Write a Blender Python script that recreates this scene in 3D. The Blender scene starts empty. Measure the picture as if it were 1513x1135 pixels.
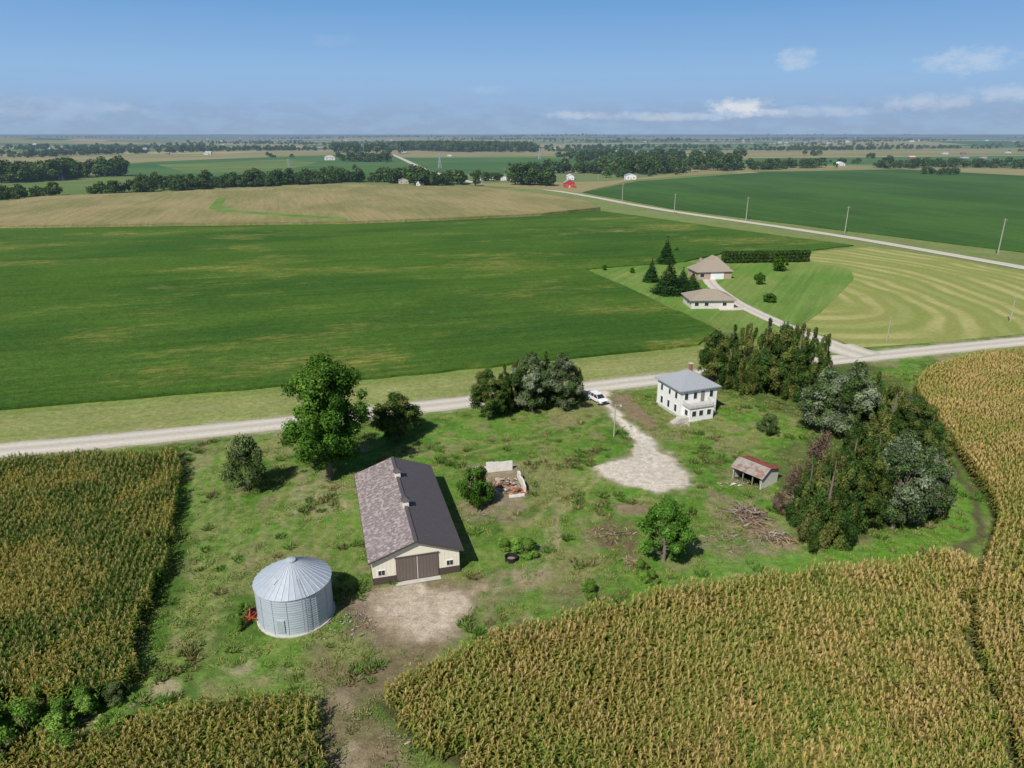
import bpy, math, random
import numpy as np
from mathutils import Vector, Euler
from mathutils.geometry import tessellate_polygon

random.seed(7)
RNG = np.random.default_rng(11)
scene = bpy.context.scene
scene.view_settings.view_transform = 'Standard'
scene.view_settings.look = 'None'
scene.view_settings.exposure = 0

# ------------------------------------------------------------------ survey helpers
# drone position / attitude used to survey world positions (metres, z up, flat ground)
HC = 50.0; PITCH = math.radians(19.4); FPX = 1050.0; SP, CP = math.sin(PITCH), math.cos(PITCH)
def P(px, py, z=0.0):
    x = (px-756.5)/FPX; v = (py-567.5)/FPX
    t = (HC-z)/(SP+v*CP)
    return (t*x, t*(CP-v*SP))
def depth(py):
    v = (py-567.5)/FPX
    return HC/(SP+v*CP)
def height_at(by, ty, Yc=None):
    v = (by-567.5)/FPX; Y = HC/(SP+v*CP)*(CP-v*SP)
    v2 = (ty-567.5)/FPX
    t2 = Y/(CP-v2*SP)
    return HC - t2*(SP+v2*CP)
ROADANG = math.radians(17)

# ------------------------------------------------------------------ numpy noise
LAT = np.random.default_rng(3).random((256, 256))
def vnoise(x, y):
    xi = np.floor(x).astype(int); yi = np.floor(y).astype(int)
    fx = x-xi; fy = y-yi
    fx = fx*fx*(3-2*fx); fy = fy*fy*(3-2*fy)
    a = LAT[xi % 256, yi % 256]; b = LAT[(xi+1) % 256, yi % 256]
    c = LAT[xi % 256, (yi+1) % 256]; d = LAT[(xi+1) % 256, (yi+1) % 256]
    return (a*(1-fx)+b*fx)*(1-fy)+(c*(1-fx)+d*fx)*fy
def fbm(x, y, s, o=4):
    r = 0; a = 1; tot = 0
    for i in range(o):
        r = r + a*vnoise(x/s*(2**i)+17.3*i, y/s*(2**i)+5.1*i); tot += a; a *= .55
    return r/tot
def seg_dist(x, y, pts, closed=False):
    d = np.full(x.shape, 1e9)
    n = len(pts)
    for i in range(n if closed else n-1):
        ax, ay = pts[i]; bx, by = pts[(i+1) % n]
        ex, ey = bx-ax, by-ay; L = ex*ex+ey*ey+1e-9
        t = np.clip(((x-ax)*ex+(y-ay)*ey)/L, 0, 1)
        d = np.minimum(d, np.hypot(x-ax-t*ex, y-ay-t*ey))
    return d
def inside(x, y, pts):
    r = np.zeros(x.shape, bool); n = len(pts)
    for i in range(n):
        ax, ay = pts[i]; bx, by = pts[(i+1) % n]
        if ay == by: continue
        c = ((ay > y) != (by > y)) & (x < (bx-ax)*(y-ay)/(by-ay)+ax)
        r ^= c
    return r
def sdist(x, y, pts):
    d = seg_dist(x, y, pts, True)
    return np.where(inside(x, y, pts), -d, d)
def chaikin(pts, it=2, closed=False):
    pts = [tuple(p) for p in pts]
    for _ in range(it):
        out = [] if closed else [pts[0]]
        n = len(pts)
        for i in range(n if closed else n-1):
            a = pts[i]; b = pts[(i+1) % n]
            out.append((a[0]*.75+b[0]*.25, a[1]*.75+b[1]*.25))
            out.append((a[0]*.25+b[0]*.75, a[1]*.25+b[1]*.75))
        if not closed: out.append(pts[-1])
        pts = out
    return pts
def resample(pts, step):
    out = [pts[0]]
    for a, b in zip(pts[:-1], pts[1:]):
        L = math.hypot(b[0]-a[0], b[1]-a[1]); n = max(1, int(L/step))
        for k in range(1, n+1):
            out.append((a[0]+(b[0]-a[0])*k/n, a[1]+(b[1]-a[1])*k/n))
    return out
def sst(v, a, b):
    t = np.clip((v-a)/(b-a), 0, 1); return t*t*(3-2*t)
# low rolling hills towards the horizon
HILLS = [(r_.uniform(-.95, .95)*yy_0, yy_0, r_.uniform(500, 1100)*(.5+yy_0/8000), r_.uniform(250, 480)*(.6+yy_0/8000), r_.uniform(13, 24)*(yy_0/6000)**.35)
         for r_ in [random.Random(77)] for yy_0 in [3500, 3700, 4000, 4400, 4800, 5200, 5700, 6200, 6800, 7500, 8200, 9000, 10000, 11500, 13000, 15000, 17000, 19000, 22000]]
def hill(x, y):
    x = np.asarray(x, float); y = np.asarray(y, float); h = np.zeros(np.broadcast(x, y).shape)
    for cx, cy, rx, ry, hh in HILLS: h = h+hh*np.exp(-((x-cx)/rx)**2-((y-cy)/ry)**2)
    return h*sst(y, 2700, 3300)

# ------------------------------------------------------------------ materials
PAINTED_HAZE = (0.20, 0.285, 0.41)
class N:
    def __init__(s, name):
        s.mat = bpy.data.materials.new(name); s.mat.use_nodes = True
        s.t = s.mat.node_tree; s.t.nodes.clear()
        s.out = s.t.nodes.new('ShaderNodeOutputMaterial')
    def n(s, typ, **kw):
        nd = s.t.nodes.new(typ)
        for k, v in kw.items(): setattr(nd, k, v)
        return nd
    def l(s, a, b): s.t.links.new(a, b)
    def math(s, op, a, b=None, c=None, clamp=False):
        nd = s.n('ShaderNodeMath', operation=op, use_clamp=clamp)
        for i, v in enumerate((a, b, c)):
            if v is None: continue
            if isinstance(v, (int, float)): nd.inputs[i].default_value = v
            else: s.l(v, nd.inputs[i])
        return nd.outputs[0]
    def vmath(s, op, a, b=None, scale=None):
        nd = s.n('ShaderNodeVectorMath', operation=op)
        for i, v in enumerate((a, b)):
            if v is None: continue
            if isinstance(v, tuple): nd.inputs[i].default_value = v
            else: s.l(v, nd.inputs[i])
        if scale is not None:
            if isinstance(scale, (int, float)): nd.inputs['Scale'].default_value = scale
            else: s.l(scale, nd.inputs['Scale'])
        return nd
    def noise(s, vec, scale, detail=4, rough=.55):
        nd = s.n('ShaderNodeTexNoise'); nd.inputs['Scale'].default_value = scale
        nd.inputs['Detail'].default_value = detail; nd.inputs['Roughness'].default_value = rough
        if vec is not None: s.l(vec, nd.inputs['Vector'])
        return nd.outputs[0]
    def ramp(s, v, a, b):
        nd = s.n('ShaderNodeMapRange', interpolation_type='SMOOTHSTEP')
        nd.inputs[1].default_value = a; nd.inputs[2].default_value = b
        s.l(v, nd.inputs[0]); return nd.outputs[0]
    def mix(s, f, a, b):
        nd = s.n('ShaderNodeMix', data_type='RGBA')
        for v, k in ((f, 0), (a, 6), (b, 7)):
            if isinstance(v, (int, float)): nd.inputs[k].default_value = v
            elif isinstance(v, tuple): nd.inputs[k].default_value = (*v, 1)
            else: s.l(v, nd.inputs[k])
        return nd.outputs[2]
    def pos(s): return s.n('ShaderNodeNewGeometry').outputs['Position']
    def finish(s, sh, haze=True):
        if haze:  # air haze painted onto the surface as a glow that grows with distance
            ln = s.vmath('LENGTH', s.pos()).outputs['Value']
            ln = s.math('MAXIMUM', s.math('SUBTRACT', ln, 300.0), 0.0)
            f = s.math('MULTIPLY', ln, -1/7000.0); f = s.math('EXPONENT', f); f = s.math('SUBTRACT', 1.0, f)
            em = s.n('ShaderNodeEmission'); em.inputs[0].default_value = (*PAINTED_HAZE, 1)
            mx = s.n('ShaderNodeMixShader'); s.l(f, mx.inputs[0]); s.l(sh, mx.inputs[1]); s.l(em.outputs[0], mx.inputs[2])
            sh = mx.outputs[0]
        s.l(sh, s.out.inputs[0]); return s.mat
    def principled(s, col, rough=.85, metal=0, bump=None, bstr=.5, bdist=.1, spec=.25):
        b = s.n('ShaderNodeBsdfPrincipled'); b.inputs['Roughness'].default_value = rough
        b.inputs['Metallic'].default_value = metal
        b.inputs['Specular IOR Level'].default_value = spec
        if isinstance(col, tuple): b.inputs['Base Color'].default_value = (*col, 1)
        else: s.l(col, b.inputs['Base Color'])
        if bump is not None:
            bn = s.n('ShaderNodeBump'); bn.inputs['Strength'].default_value = bstr; bn.inputs['Distance'].default_value = bdist
            s.l(bump, bn.inputs['Height']); s.l(bn.outputs[0], b.inputs['Normal'])
        return b.outputs[0]

def mat(name, col, rough=.8, metal=0, ns=3.0, amt=.25, haze=False, spec=.25, col2=None, patch=.6):
    m = N(name); p = m.n('ShaderNodeTexCoord').outputs['Object']
    n = m.noise(p, ns, 5, .65)
    base = col
    if col2 is not None:
        base = m.mix(m.ramp(m.noise(p, patch, 4), .45, .62), col, col2)
    f = m.math('MULTIPLY_ADD', n, 2*amt, 1-amt)
    c = m.vmath('SCALE', base, scale=f).outputs[0]
    return m.finish(m.principled(c, rough, metal, n, .2, .03, spec), haze)

def leaf_mat(name, trans=.3, haze=False, var=.3):
    m = N(name)
    a = m.n('ShaderNodeAttribute', attribute_name='Col')
    r = m.n('ShaderNodeObjectInfo').outputs['Random']
    f = m.math('MULTIPLY_ADD', r, var, 1-var/2)
    c = m.vmath('SCALE', a.outputs['Color'], scale=f).outputs[0]
    d = m.n('ShaderNodeBsdfDiffuse'); m.l(c, d.inputs[0])
    t = m.n('ShaderNodeBsdfTranslucent'); c2 = m.vmath('MULTIPLY', c, (1.25, 1.2, .6)).outputs[0]; m.l(c2, t.inputs[0])
    mx = m.n('ShaderNodeMixShader'); mx.inputs[0].default_value = trans
    m.l(d.outputs[0], mx.inputs[1]); m.l(t.outputs[0], mx.inputs[2])
    return m.finish(mx.outputs[0], haze)

def col_mat(name, ns=2.0, amt=.3, haze=False, rough=.9):
    m = N(name); a = m.n('ShaderNodeAttribute', attribute_name='Col'); p = m.pos()
    n = m.noise(p, ns, 6, .7)
    c = m.vmath('SCALE', a.outputs['Color'], scale=m.math('MULTIPLY_ADD', n, 2*amt, 1-amt)).outputs[0]
    return m.finish(m.principled(c, rough, 0, n, .3, .1, .15), haze)

def field_mat(name, c1, c2, patch=.02, thr=(.5, .65), ang=ROADANG, period=1.0, row_amt=.3, fine=1.2, fine_amt=.5, bstr=.6, bdist=.3, haze=True, streak=.02, c3=None, c3t=(.56, .70)):
    m = N(name); p = m.pos()
    vr = m.n('ShaderNodeVectorRotate', rotation_type='Z_AXIS'); vr.inputs['Angle'].default_value = -ang
    m.l(p, vr.inputs['Vector']); q = vr.outputs[0]
    q1 = m.vmath('MULTIPLY', q, (streak, 1/period, 0)).outputs[0]
    rows = m.noise(q1, 1.0, 4, .7)
    q2 = m.vmath('MULTIPLY', q, (.45, 1.0, 1)).outputs[0]
    big = m.noise(q2, patch, 6, .62)
    fn = m.noise(p, fine, 6, .7)
    c = m.mix(m.ramp(big, *thr), c1, c2)
    if c3 is not None:
        b2 = m.noise(m.vmath('ADD', q2, (531., 77., 3.)).outputs[0], patch*1.5, 8, .72)
        msk = m.math('MULTIPLY', m.ramp(b2, *c3t), m.ramp(m.noise(m.vmath('MULTIPLY', q, (.14, .6, 0)).outputs[0], 1.0, 5, .7), .38, .58))
        c = m.mix(msk, c, c3)
    f = m.math('MULTIPLY_ADD', rows, 2*row_amt, 1-row_amt)
    f2 = m.math('MULTIPLY_ADD', fn, 2*fine_amt, 1-fine_amt)
    f = m.math('MULTIPLY', f, f2)
    c = m.vmath('SCALE', c, scale=f).outputs[0]
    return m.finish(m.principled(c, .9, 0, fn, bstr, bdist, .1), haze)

# ------------------------------------------------------------------ mesh helpers
def link(o, parent=None):
    scene.collection.objects.link(o)
    if parent is not None: o.parent = parent
    return o
def set_cols(me, cols):
    a = me.color_attributes.new('Col', 'FLOAT_COLOR', 'POINT')
    c = np.ones((len(me.vertices), 4), np.float32); c[:, :3] = cols
    a.data.foreach_set('color', c.ravel())
def empty(name, loc, ang=0):
    e = bpy.data.objects.new(name, None); e.location = loc; e.rotation_euler = (0, 0, ang); e.empty_display_size = .5
    return link(e)
class MB:
    def __init__(s): s.v = []; s.f = []; s.c = []
    def add(s, vs, fs, col=(1, 1, 1)):
        o = len(s.v); s.v += [tuple(v) for v in vs]; s.f += [tuple(i+o for i in f) for f in fs]; s.c += [col]*len(vs)
    def box(s, x0, x1, y0, y1, z0, z1, col=(1, 1, 1)):
        s.add([(x0, y0, z0), (x1, y0, z0), (x1, y1, z0), (x0, y1, z0), (x0, y0, z1), (x1, y0, z1), (x1, y1, z1), (x0, y1, z1)],
              [(0, 3, 2, 1), (4, 5, 6, 7), (0, 1, 5, 4), (1, 2, 6, 5), (2, 3, 7, 6), (3, 0, 4, 7)], col)
    def obox(s, c, size, rot, col=(1, 1, 1)):
        M = Euler(rot).to_matrix(); c = Vector(c); vs = []
        for z in (-1, 1):
            for x, y in ((-1, -1), (1, -1), (1, 1), (-1, 1)):
                vs.append(c + M @ Vector((x*size[0]/2, y*size[1]/2, z*size[2]/2)))
        s.add(vs, [(0, 3, 2, 1), (4, 5, 6, 7), (0, 1, 5, 4), (1, 2, 6, 5), (2, 3, 7, 6), (3, 0, 4, 7)], col)
    def tube(s, pts, radii, n=8, col=(1, 1, 1), cap=True):
        pts = [Vector(p) for p in pts]; o = len(s.v); vs = []; fs = []
        for i, p in enumerate(pts):
            d = (pts[min(i+1, len(pts)-1)]-pts[max(i-1, 0)]).normalized()
            a = d.orthogonal().normalized() if abs(d.z) < .9 else Vector((1, 0, 0)).cross(d).normalized()
            b = d.cross(a)
            for k in range(n):
                t = 2*math.pi*k/n
                vs.append(p+(a*math.cos(t)+b*math.sin(t))*radii[i])
        for i in range(len(pts)-1):
            for k in range(n):
                fs.append((i*n+k, i*n+(k+1) % n, (i+1)*n+(k+1) % n, (i+1)*n+k))
        if cap:
            fs.append(tuple(reversed(range(n)))); fs.append(tuple((len(pts)-1)*n+k for k in range(n)))
        s.add(vs, fs, col)
    def slabpoly(s, pts, th, col=(1, 1, 1)):   # thick planar polygon, extruded down along its normal
        pts = [Vector(p) for p in pts]; nrm = (pts[1]-pts[0]).cross(pts[2]-pts[0]).normalized()
        if nrm.z < 0: pts.reverse(); nrm = -nrm
        n = len(pts); low = [p-nrm*th for p in pts]
        s.add(pts+low, [tuple(range(n)), tuple(reversed(range(n, 2*n)))]+[(i, n+i, n+(i+1) % n, (i+1) % n) for i in range(n)], col)
    def obj(s, name, mats, parent=None, loc=None, rot=0, smooth=False, cols=False):
        me = bpy.data.meshes.new(name); me.from_pydata(s.v, [], s.f); me.update()
        if cols: set_cols(me, np.array(s.c, np.float32))
        me.materials.append(mats)
        if smooth: me.polygons.foreach_set('use_smooth', [True]*len(me.polygons))
        o = bpy.data.objects.new(name, me)
        if loc is not None: o.location = loc; o.rotation_euler = (0, 0, rot)
        return link(o, parent)

# ------------------------------------------------------------------ GROUND SHEET (vertex painted land cover)
def axis(segs):
    out = []
    for a, b, st in segs: out += list(np.arange(a, b, st))
    return out
ys = [-3000, -800, -300, -100, -40, 0] + axis([(15, 172, .4), (172, 420, 2.5), (420, 900, 15)]) + list(np.geomspace(900, 60000, 50))
xp = list(np.geomspace(166, 60000, 60)); xn = [-v for v in reversed(list(np.geomspace(131, 60000, 60)))]
xs = xn + axis([(-130, 165, .45)]) + xp
X, Y = np.meshgrid(np.array(xs), np.array(ys)); nx, ny = len(xs), len(ys)
x = X.ravel(); y = Y.ravel()
wx = x + (fbm(x, y, 3.0, 3)-.5)*2.6; wy = y + (fbm(x+300, y+100, 3.0, 3)-.5)*2.6
n1 = fbm(x, y, 14, 5); n2 = fbm(x+500, y+70, 2.2, 4); n3 = fbm(x+900, y-50, 40, 3)
def lerp(a, b, f): return a*(1-f[:, None])+np.array(b)[None]*f[:, None]
col = np.tile(np.array([.118, .212, .036]), (len(x), 1))
col = lerp(col, (.075, .145, .024), sst(n1, .48, .62)*.9)
col = lerp(col, (.10, .225, .028), sst(fbm(x-90, y+333, 18, 4), .50, .60)*.75)
col = lerp(col, (.195, .235, .065), sst(n2, .50, .66)*.65)
col = lerp(col, (.235, .225, .095), sst(fbm(x+50, y+900, 8, 5), .53, .65)*.7)
col = lerp(col, (.060, .115, .022), sst(fbm(x-250, y-77, 1.8, 4)*.7+n1*.3, .56, .68)*.65)
col = lerp(col, (.26, .205, .125), sst(fbm(x+150, y+410, 5, 5), .60, .69)*.55)
far = sst(y, 165, 260)
col = lerp(col, (.185, .22, .080), far*.8)
bare = np.zeros(len(x))   # where no tufts grow
def paint(pp, c, soft=.8, op=1., bareness=1., nb=.0, warp=True, amp=1.0):
    global col, bare
    pts = [P(a, b) for a, b in pp]
    xx = x+(wx-x)*amp if warp else x; yy = y+(wy-y)*amp if warp else y
    d = sdist(xx, yy, pts)
    f = sst(-d, -soft, soft)*op
    if nb > 0: f = f*sst(n2+ (fbm(x+33, y+9, .9, 3)-.5)*.6, .47-nb/2, .47+nb/2-.1)
    col = lerp(col, c, f); bare = np.maximum(bare, f*bareness)
def stroke(pp, w, c, op=1., soft=.6, bareness=1., nb=0.):
    global col, bare
    pts = chaikin([P(a, b) for a, b in pp], 2)
    d = seg_dist(wx, wy, pts)-w/2
    f = sst(-d, -soft, soft)*op
    if nb > 0: f = f*sst(n2, .47-nb, .47+nb)
    col = lerp(col, c, f); bare = np.maximum(bare, f*bareness)
GR = (.60, .54, .46); TAN = (.38, .305, .205); DIRT = (.225, .165, .115); DARK = (.10, .075, .05)
# dry verge north of the road
paint([(-60, 607), (0, 603), (560, 558), (1035, 511), (1240, 492), (1240, 523), (870, 570), (415, 622), (0, 660), (-60, 664)], (.26, .28, .10), .6, .85, 1.)
paint([(-60, 607), (0, 603), (560, 558), (1035, 511), (1035, 518), (560, 568), (0, 614), (-60, 617)], (.15, .22, .05), .5, .6, 1.)
stroke([(0, 632), (415, 594), (870, 548), (1060, 527)], 1.2, (.34, .32, .14), .6, .8, 1., nb=.3)
stroke([(0, 645), (415, 606), (870, 558), (1060, 538)], 1.0, (.16, .22, .055), .7, .6, 1., nb=.3)
stroke([(0, 620), (415, 584), (870, 538), (1060, 517)], .8, (.18, .235, .06), .6, .6, 1., nb=.3)
# road shoulders
roadpx = [(-140, 677), (0, 666), (200, 648), (415, 626), (560, 608), (700, 593), (870, 572), (1060, 551), (1250, 530), (1400, 515), (1513, 504), (1680, 487)]
stroke(roadpx, 8.4, (.34, .32, .20), .75, .9, 1.)
stroke([(0, 684), (200, 664), (400, 640)], 1.2, (.09, .15, .03), .6, .9, 0)
# left grass lane: mowing / wheel tracks
for dx in (0, 14, 30, 46, 62):
    stroke([(282+dx, 668), (292+dx*.95, 740), (290+dx*.9, 820), (268+dx*.9, 900), (250+dx*.9, 960)], .6, (.27, .27, .11), .65, .4, .5)
stroke([(268, 690), (275, 760), (262, 850), (232, 950)], 1.6, (.06, .12, .02), .7, .8, 0)
for a in range(9):
    stroke([(420+a*15, 716+a*10), (380+a*14, 800+a*8), (335+a*10, 880)], .55, (.28, .25, .12), .6, .4, .4)
paint([(440, 705), (520, 715), (515, 760), (430, 760)], TAN, 1.2, .6, .8, nb=.7)
paint([(195, 1040), (225, 1005), (260, 1010), (250, 1030)], TAN, .5, .8, .8)
paint([(330, 985), (375, 975), (380, 985), (340, 995)], TAN, .5, .7, .8)
paint([(280, 1000), (420, 985), (440, 1010), (300, 1035)], (.27, .24, .12), .8, .6, .6, nb=.8)
# bare yard between bin and shed
paint([(500, 895), (545, 862), (610, 852), (700, 850), (760, 845), (800, 855), (770, 885), (700, 905), (690, 935), (630, 962), (560, 962), (505, 930)], DIRT, 1.2, .85, .9, nb=.9)
paint([(520, 880), (600, 862), (690, 868), (692, 900), (660, 940), (610, 955), (560, 925), (520, 912)], (.36, .29, .21), .9, .9, 1.)
paint([(560, 880), (610, 865), (685, 876), (690, 896), (655, 925), (620, 940), (580, 915), (555, 900)], (.57, .49, .385), .6, .9, 1., nb=1.4)
paint([(498, 905), (540, 895), (550, 930), (510, 940)], (.13, .095, .065), .8, .8, 1., nb=.9)
paint([(690, 862), (760, 848), (800, 850), (790, 868), (720, 882), (692, 885)], TAN, .8, .85, .7, nb=.6)
# tracks through the yard
stroke([(700, 905), (770, 870), (830, 850), (905, 845)], 1.4, (.29, .25, .13), .6, .7, .5, nb=.3)
stroke([(805, 850), (812, 815), (828, 778), (815, 760)], .9, TAN, .9, .4, .5, nb=.5)
stroke([(775, 855), (795, 815), (806, 785)], .8, TAN, .75, .4, .5, nb=.5)
stroke([(800, 780), (850, 740), (890, 705)], 1.0, (.30, .28, .13), .75, .4, .4)
stroke([(780, 775), (830, 735), (872, 700)], .9, (.30, .28, .13), .7, .4, .4)
stroke([(665, 650), (760, 660), (850, 640), (900, 625)], .8, (.24, .25, .09), .7, .5, .2)
stroke([(640, 690), (680, 670), (780, 650), (860, 610)], .8, (.24, .25, .09), .7, .5, .2)
stroke([(1000, 728), (1080, 740), (1130, 735)], 1.4, (.29, .25, .14), .7, .6, .5, nb=.4)
stroke([(870, 740), (950, 735), (1010, 745)], 1.0, (.27, .235, .13), .6, .6, .5, nb=.4)
# farm drive + turnaround
paint([(868, 575), (900, 572), (905, 600), (915, 610), (955, 638), (985, 665), (1012, 695), (1022, 712), (1008, 724), (970, 729), (925, 720), (885, 703), (872, 688), (905, 676), (933, 668), (938, 650), (915, 630), (893, 605), (872, 592)], (.33, .29, .18), 1.0, .8, 1.)
paint([(872, 574), (897, 572), (903, 600), (915, 613), (950, 640), (980, 668), (1008, 697), (1016, 712), (1003, 721), (968, 726), (930, 717), (892, 700), (880, 688), (912, 679), (938, 672), (943, 652), (918, 629), (893, 600), (876, 590)], GR, .5, .95, 1.)
stroke([(897, 596), (930, 630), (958, 656), (975, 690)], .8, (.68, .62, .54), .7, .5, 1.)
# bare soil beside white house
paint([(903, 585), (930, 580), (958, 610), (975, 630), (950, 632), (925, 612), (908, 602)], (.24, .18, .115), .8, .9, .9)
paint([(985, 625), (1010, 612), (1040, 615), (1020, 628), (995, 632)], TAN, .5, .8, .8)
# rubble ground, demolished building sites
paint([(865, 775), (905, 762), (945, 768), (950, 800), (935, 825), (900, 815), (868, 800)], (.155, .105, .065), .9, .95, .9, nb=1.2)
paint([(905, 745), (950, 740), (955, 758), (920, 762)], (.25, .18, .12), .8, .9, .9)
paint([(805, 870), (850, 855), (915, 860), (905, 890), (850, 908), (810, 900)], (.22, .175, .10), .9, .9, .5, nb=.8)
paint([(678, 748), (700, 735), (770, 740), (790, 752), (760, 770), (690, 775)], (.27, .21, .14), .8, .9, .8, nb=.8)
paint([(690, 690), (770, 685), (782, 735), (740, 745), (700, 740)], (.27, .22, .15), .6, .85, .9)
paint([(1045, 720), (1085, 735), (1150, 780), (1200, 830), (1130, 845), (1050, 850), (985, 850), (980, 835), (1060, 830), (1090, 800), (1050, 760)], (.27, .20, .135), 1.0, .9, .8, nb=1.1)
paint([(1000, 860), (1080, 843), (1185, 825), (1195, 832), (1120, 852), (1010, 878)], TAN, .6, .9, .8, nb=.9)
paint([(940, 862), (1010, 845), (1040, 850), (1000, 866)], (.24, .19, .12), .8, .8, .5, nb=.8)
paint([(1140, 665), (1190, 650), (1200, 700), (1290, 800), (1180, 800), (1150, 740)], (.09, .085, .04), 1.2, .6, .4)
# bright regrown grass strip around the grove
stroke([(950, 870), (1080, 838), (1230, 825), (1350, 812), (1420, 780), (1432, 750), (1405, 700)], 3.6, (.11, .25, .028), .75, 1.2, .6)
# grove floor
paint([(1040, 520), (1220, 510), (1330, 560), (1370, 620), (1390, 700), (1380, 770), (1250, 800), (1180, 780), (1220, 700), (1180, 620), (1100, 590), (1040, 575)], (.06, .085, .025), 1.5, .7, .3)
# lane through bottom between the corn
LANE = [(470, 1042), (500, 1008), (560, 975), (620, 965), (650, 985), (560, 1040), (620, 1135), (680, 1250), (470, 1250), (474, 1135)]
paint(LANE, (.15, .12, .07), 1.2, .7, .7)
paint(LANE, (.22, .165, .105), 1.0, .9, .6, nb=.9)
stroke([(500, 1020), (515, 1070), (515, 1135), (520, 1220)], 1.3, (.37, .30, .21), .9, .5, .7, nb=.5)
stroke([(470, 960), (490, 1000), (520, 1020)], 2.6, (.17, .135, .085), .8, .9, .5, nb=.7)
stroke([(440, 1000), (560, 985), (640, 955)], 2.2, (.20, .155, .09), .7, .9, .5, nb=.6)
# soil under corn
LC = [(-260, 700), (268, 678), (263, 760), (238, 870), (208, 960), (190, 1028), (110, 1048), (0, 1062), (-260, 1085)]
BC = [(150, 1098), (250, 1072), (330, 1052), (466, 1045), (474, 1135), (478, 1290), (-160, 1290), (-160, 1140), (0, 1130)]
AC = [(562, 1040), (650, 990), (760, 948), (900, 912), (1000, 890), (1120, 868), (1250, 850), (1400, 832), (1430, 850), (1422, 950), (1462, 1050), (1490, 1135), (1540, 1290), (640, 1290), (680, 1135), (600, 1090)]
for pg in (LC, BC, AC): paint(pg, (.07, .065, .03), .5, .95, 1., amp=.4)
BL = [(1575, 1330), (1500, 1135), (1472, 1050), (1432, 950), (1442, 860), (1462, 810), (1474, 765), (1440, 712), (1408, 665), (1378, 625), (1354, 595), (1349, 572), (1380, 549), (1450, 533), (1560, 519), (1700, 502)]
BLw = resample(chaikin([P(a, b) for a, b in BL], 2), 2.0)
dB = seg_dist(x, y, BLw)
Bpoly = BLw + [(BLw[-1][0]+60, BLw[-1][1]-60), (130, 20)]
mB = inside(x, y, Bpoly)
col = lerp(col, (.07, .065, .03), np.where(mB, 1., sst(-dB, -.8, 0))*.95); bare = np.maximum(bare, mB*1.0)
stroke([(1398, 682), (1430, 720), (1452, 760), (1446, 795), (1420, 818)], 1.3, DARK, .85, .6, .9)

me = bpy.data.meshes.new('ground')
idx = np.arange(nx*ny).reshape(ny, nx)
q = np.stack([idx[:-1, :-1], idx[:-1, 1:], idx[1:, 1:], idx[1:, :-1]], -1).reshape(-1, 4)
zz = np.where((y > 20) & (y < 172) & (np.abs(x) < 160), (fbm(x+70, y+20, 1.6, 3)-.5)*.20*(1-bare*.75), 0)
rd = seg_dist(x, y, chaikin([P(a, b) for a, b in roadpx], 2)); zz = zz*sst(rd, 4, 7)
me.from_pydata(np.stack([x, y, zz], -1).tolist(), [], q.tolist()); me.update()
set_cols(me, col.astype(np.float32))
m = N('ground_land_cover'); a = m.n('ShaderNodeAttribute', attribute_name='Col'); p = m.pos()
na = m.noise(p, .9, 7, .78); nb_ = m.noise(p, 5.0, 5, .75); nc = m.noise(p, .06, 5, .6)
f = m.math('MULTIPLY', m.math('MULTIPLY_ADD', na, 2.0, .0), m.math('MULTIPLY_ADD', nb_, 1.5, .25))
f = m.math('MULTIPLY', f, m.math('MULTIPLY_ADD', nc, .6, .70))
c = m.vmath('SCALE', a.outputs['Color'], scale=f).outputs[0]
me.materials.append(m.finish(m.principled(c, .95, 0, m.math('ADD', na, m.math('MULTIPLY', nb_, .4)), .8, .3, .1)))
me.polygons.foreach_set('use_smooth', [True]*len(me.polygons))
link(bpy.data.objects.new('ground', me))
bare_g = bare.reshape(ny, nx); xs_a = np.array(xs); ys_a = np.array(ys)
def bare_at(px_, py_):
    ix = np.clip(np.searchsorted(xs_a, px_), 0, nx-1); iy = np.clip(np.searchsorted(ys_a, py_), 0, ny-1)
    return bare_g[iy, ix]

# ------------------------------------------------------------------ FIELD SHEETS
def slab(name, pp, z, material, jitter=.5, step=8, world=False, smooth_it=0):
    pts = pp if world else [P(a, b, z) for a, b in pp]
    if smooth_it: pts = chaikin(pts, smooth_it, True)
    pts = resample(pts+[pts[0]], step)[:-1]
    pts = [(a+random.uniform(-1, 1)*jitter, b+random.uniform(-1, 1)*jitter) for a, b in pts]
    vs = [(a, b, z) for a, b in pts]; n = len(vs)
    tris = tessellate_polygon([[Vector(v) for v in vs]])
    low = [(a, b, 0.0) for a, b in pts]
    faces = []
    for t in tris:
        a, b, c_ = (Vector(vs[i]) for i in t)
        faces.append(tuple(t) if (b-a).cross(c_-a).z > 0 else tuple(reversed(t)))
    area = sum(pts[i][0]*pts[(i+1) % n][1]-pts[(i+1) % n][0]*pts[i][1] for i in range(n))
    for i in range(n):
        j = (i+1) % n
        faces.append((i, n+i, n+j, j) if area > 0 else (i, j, n+j, n+i))
    me = bpy.data.meshes.new(name); me.from_pydata(vs+low, [], faces); me.update(); me.materials.append(material)
    return link(bpy.data.objects.new(name, me))

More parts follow.
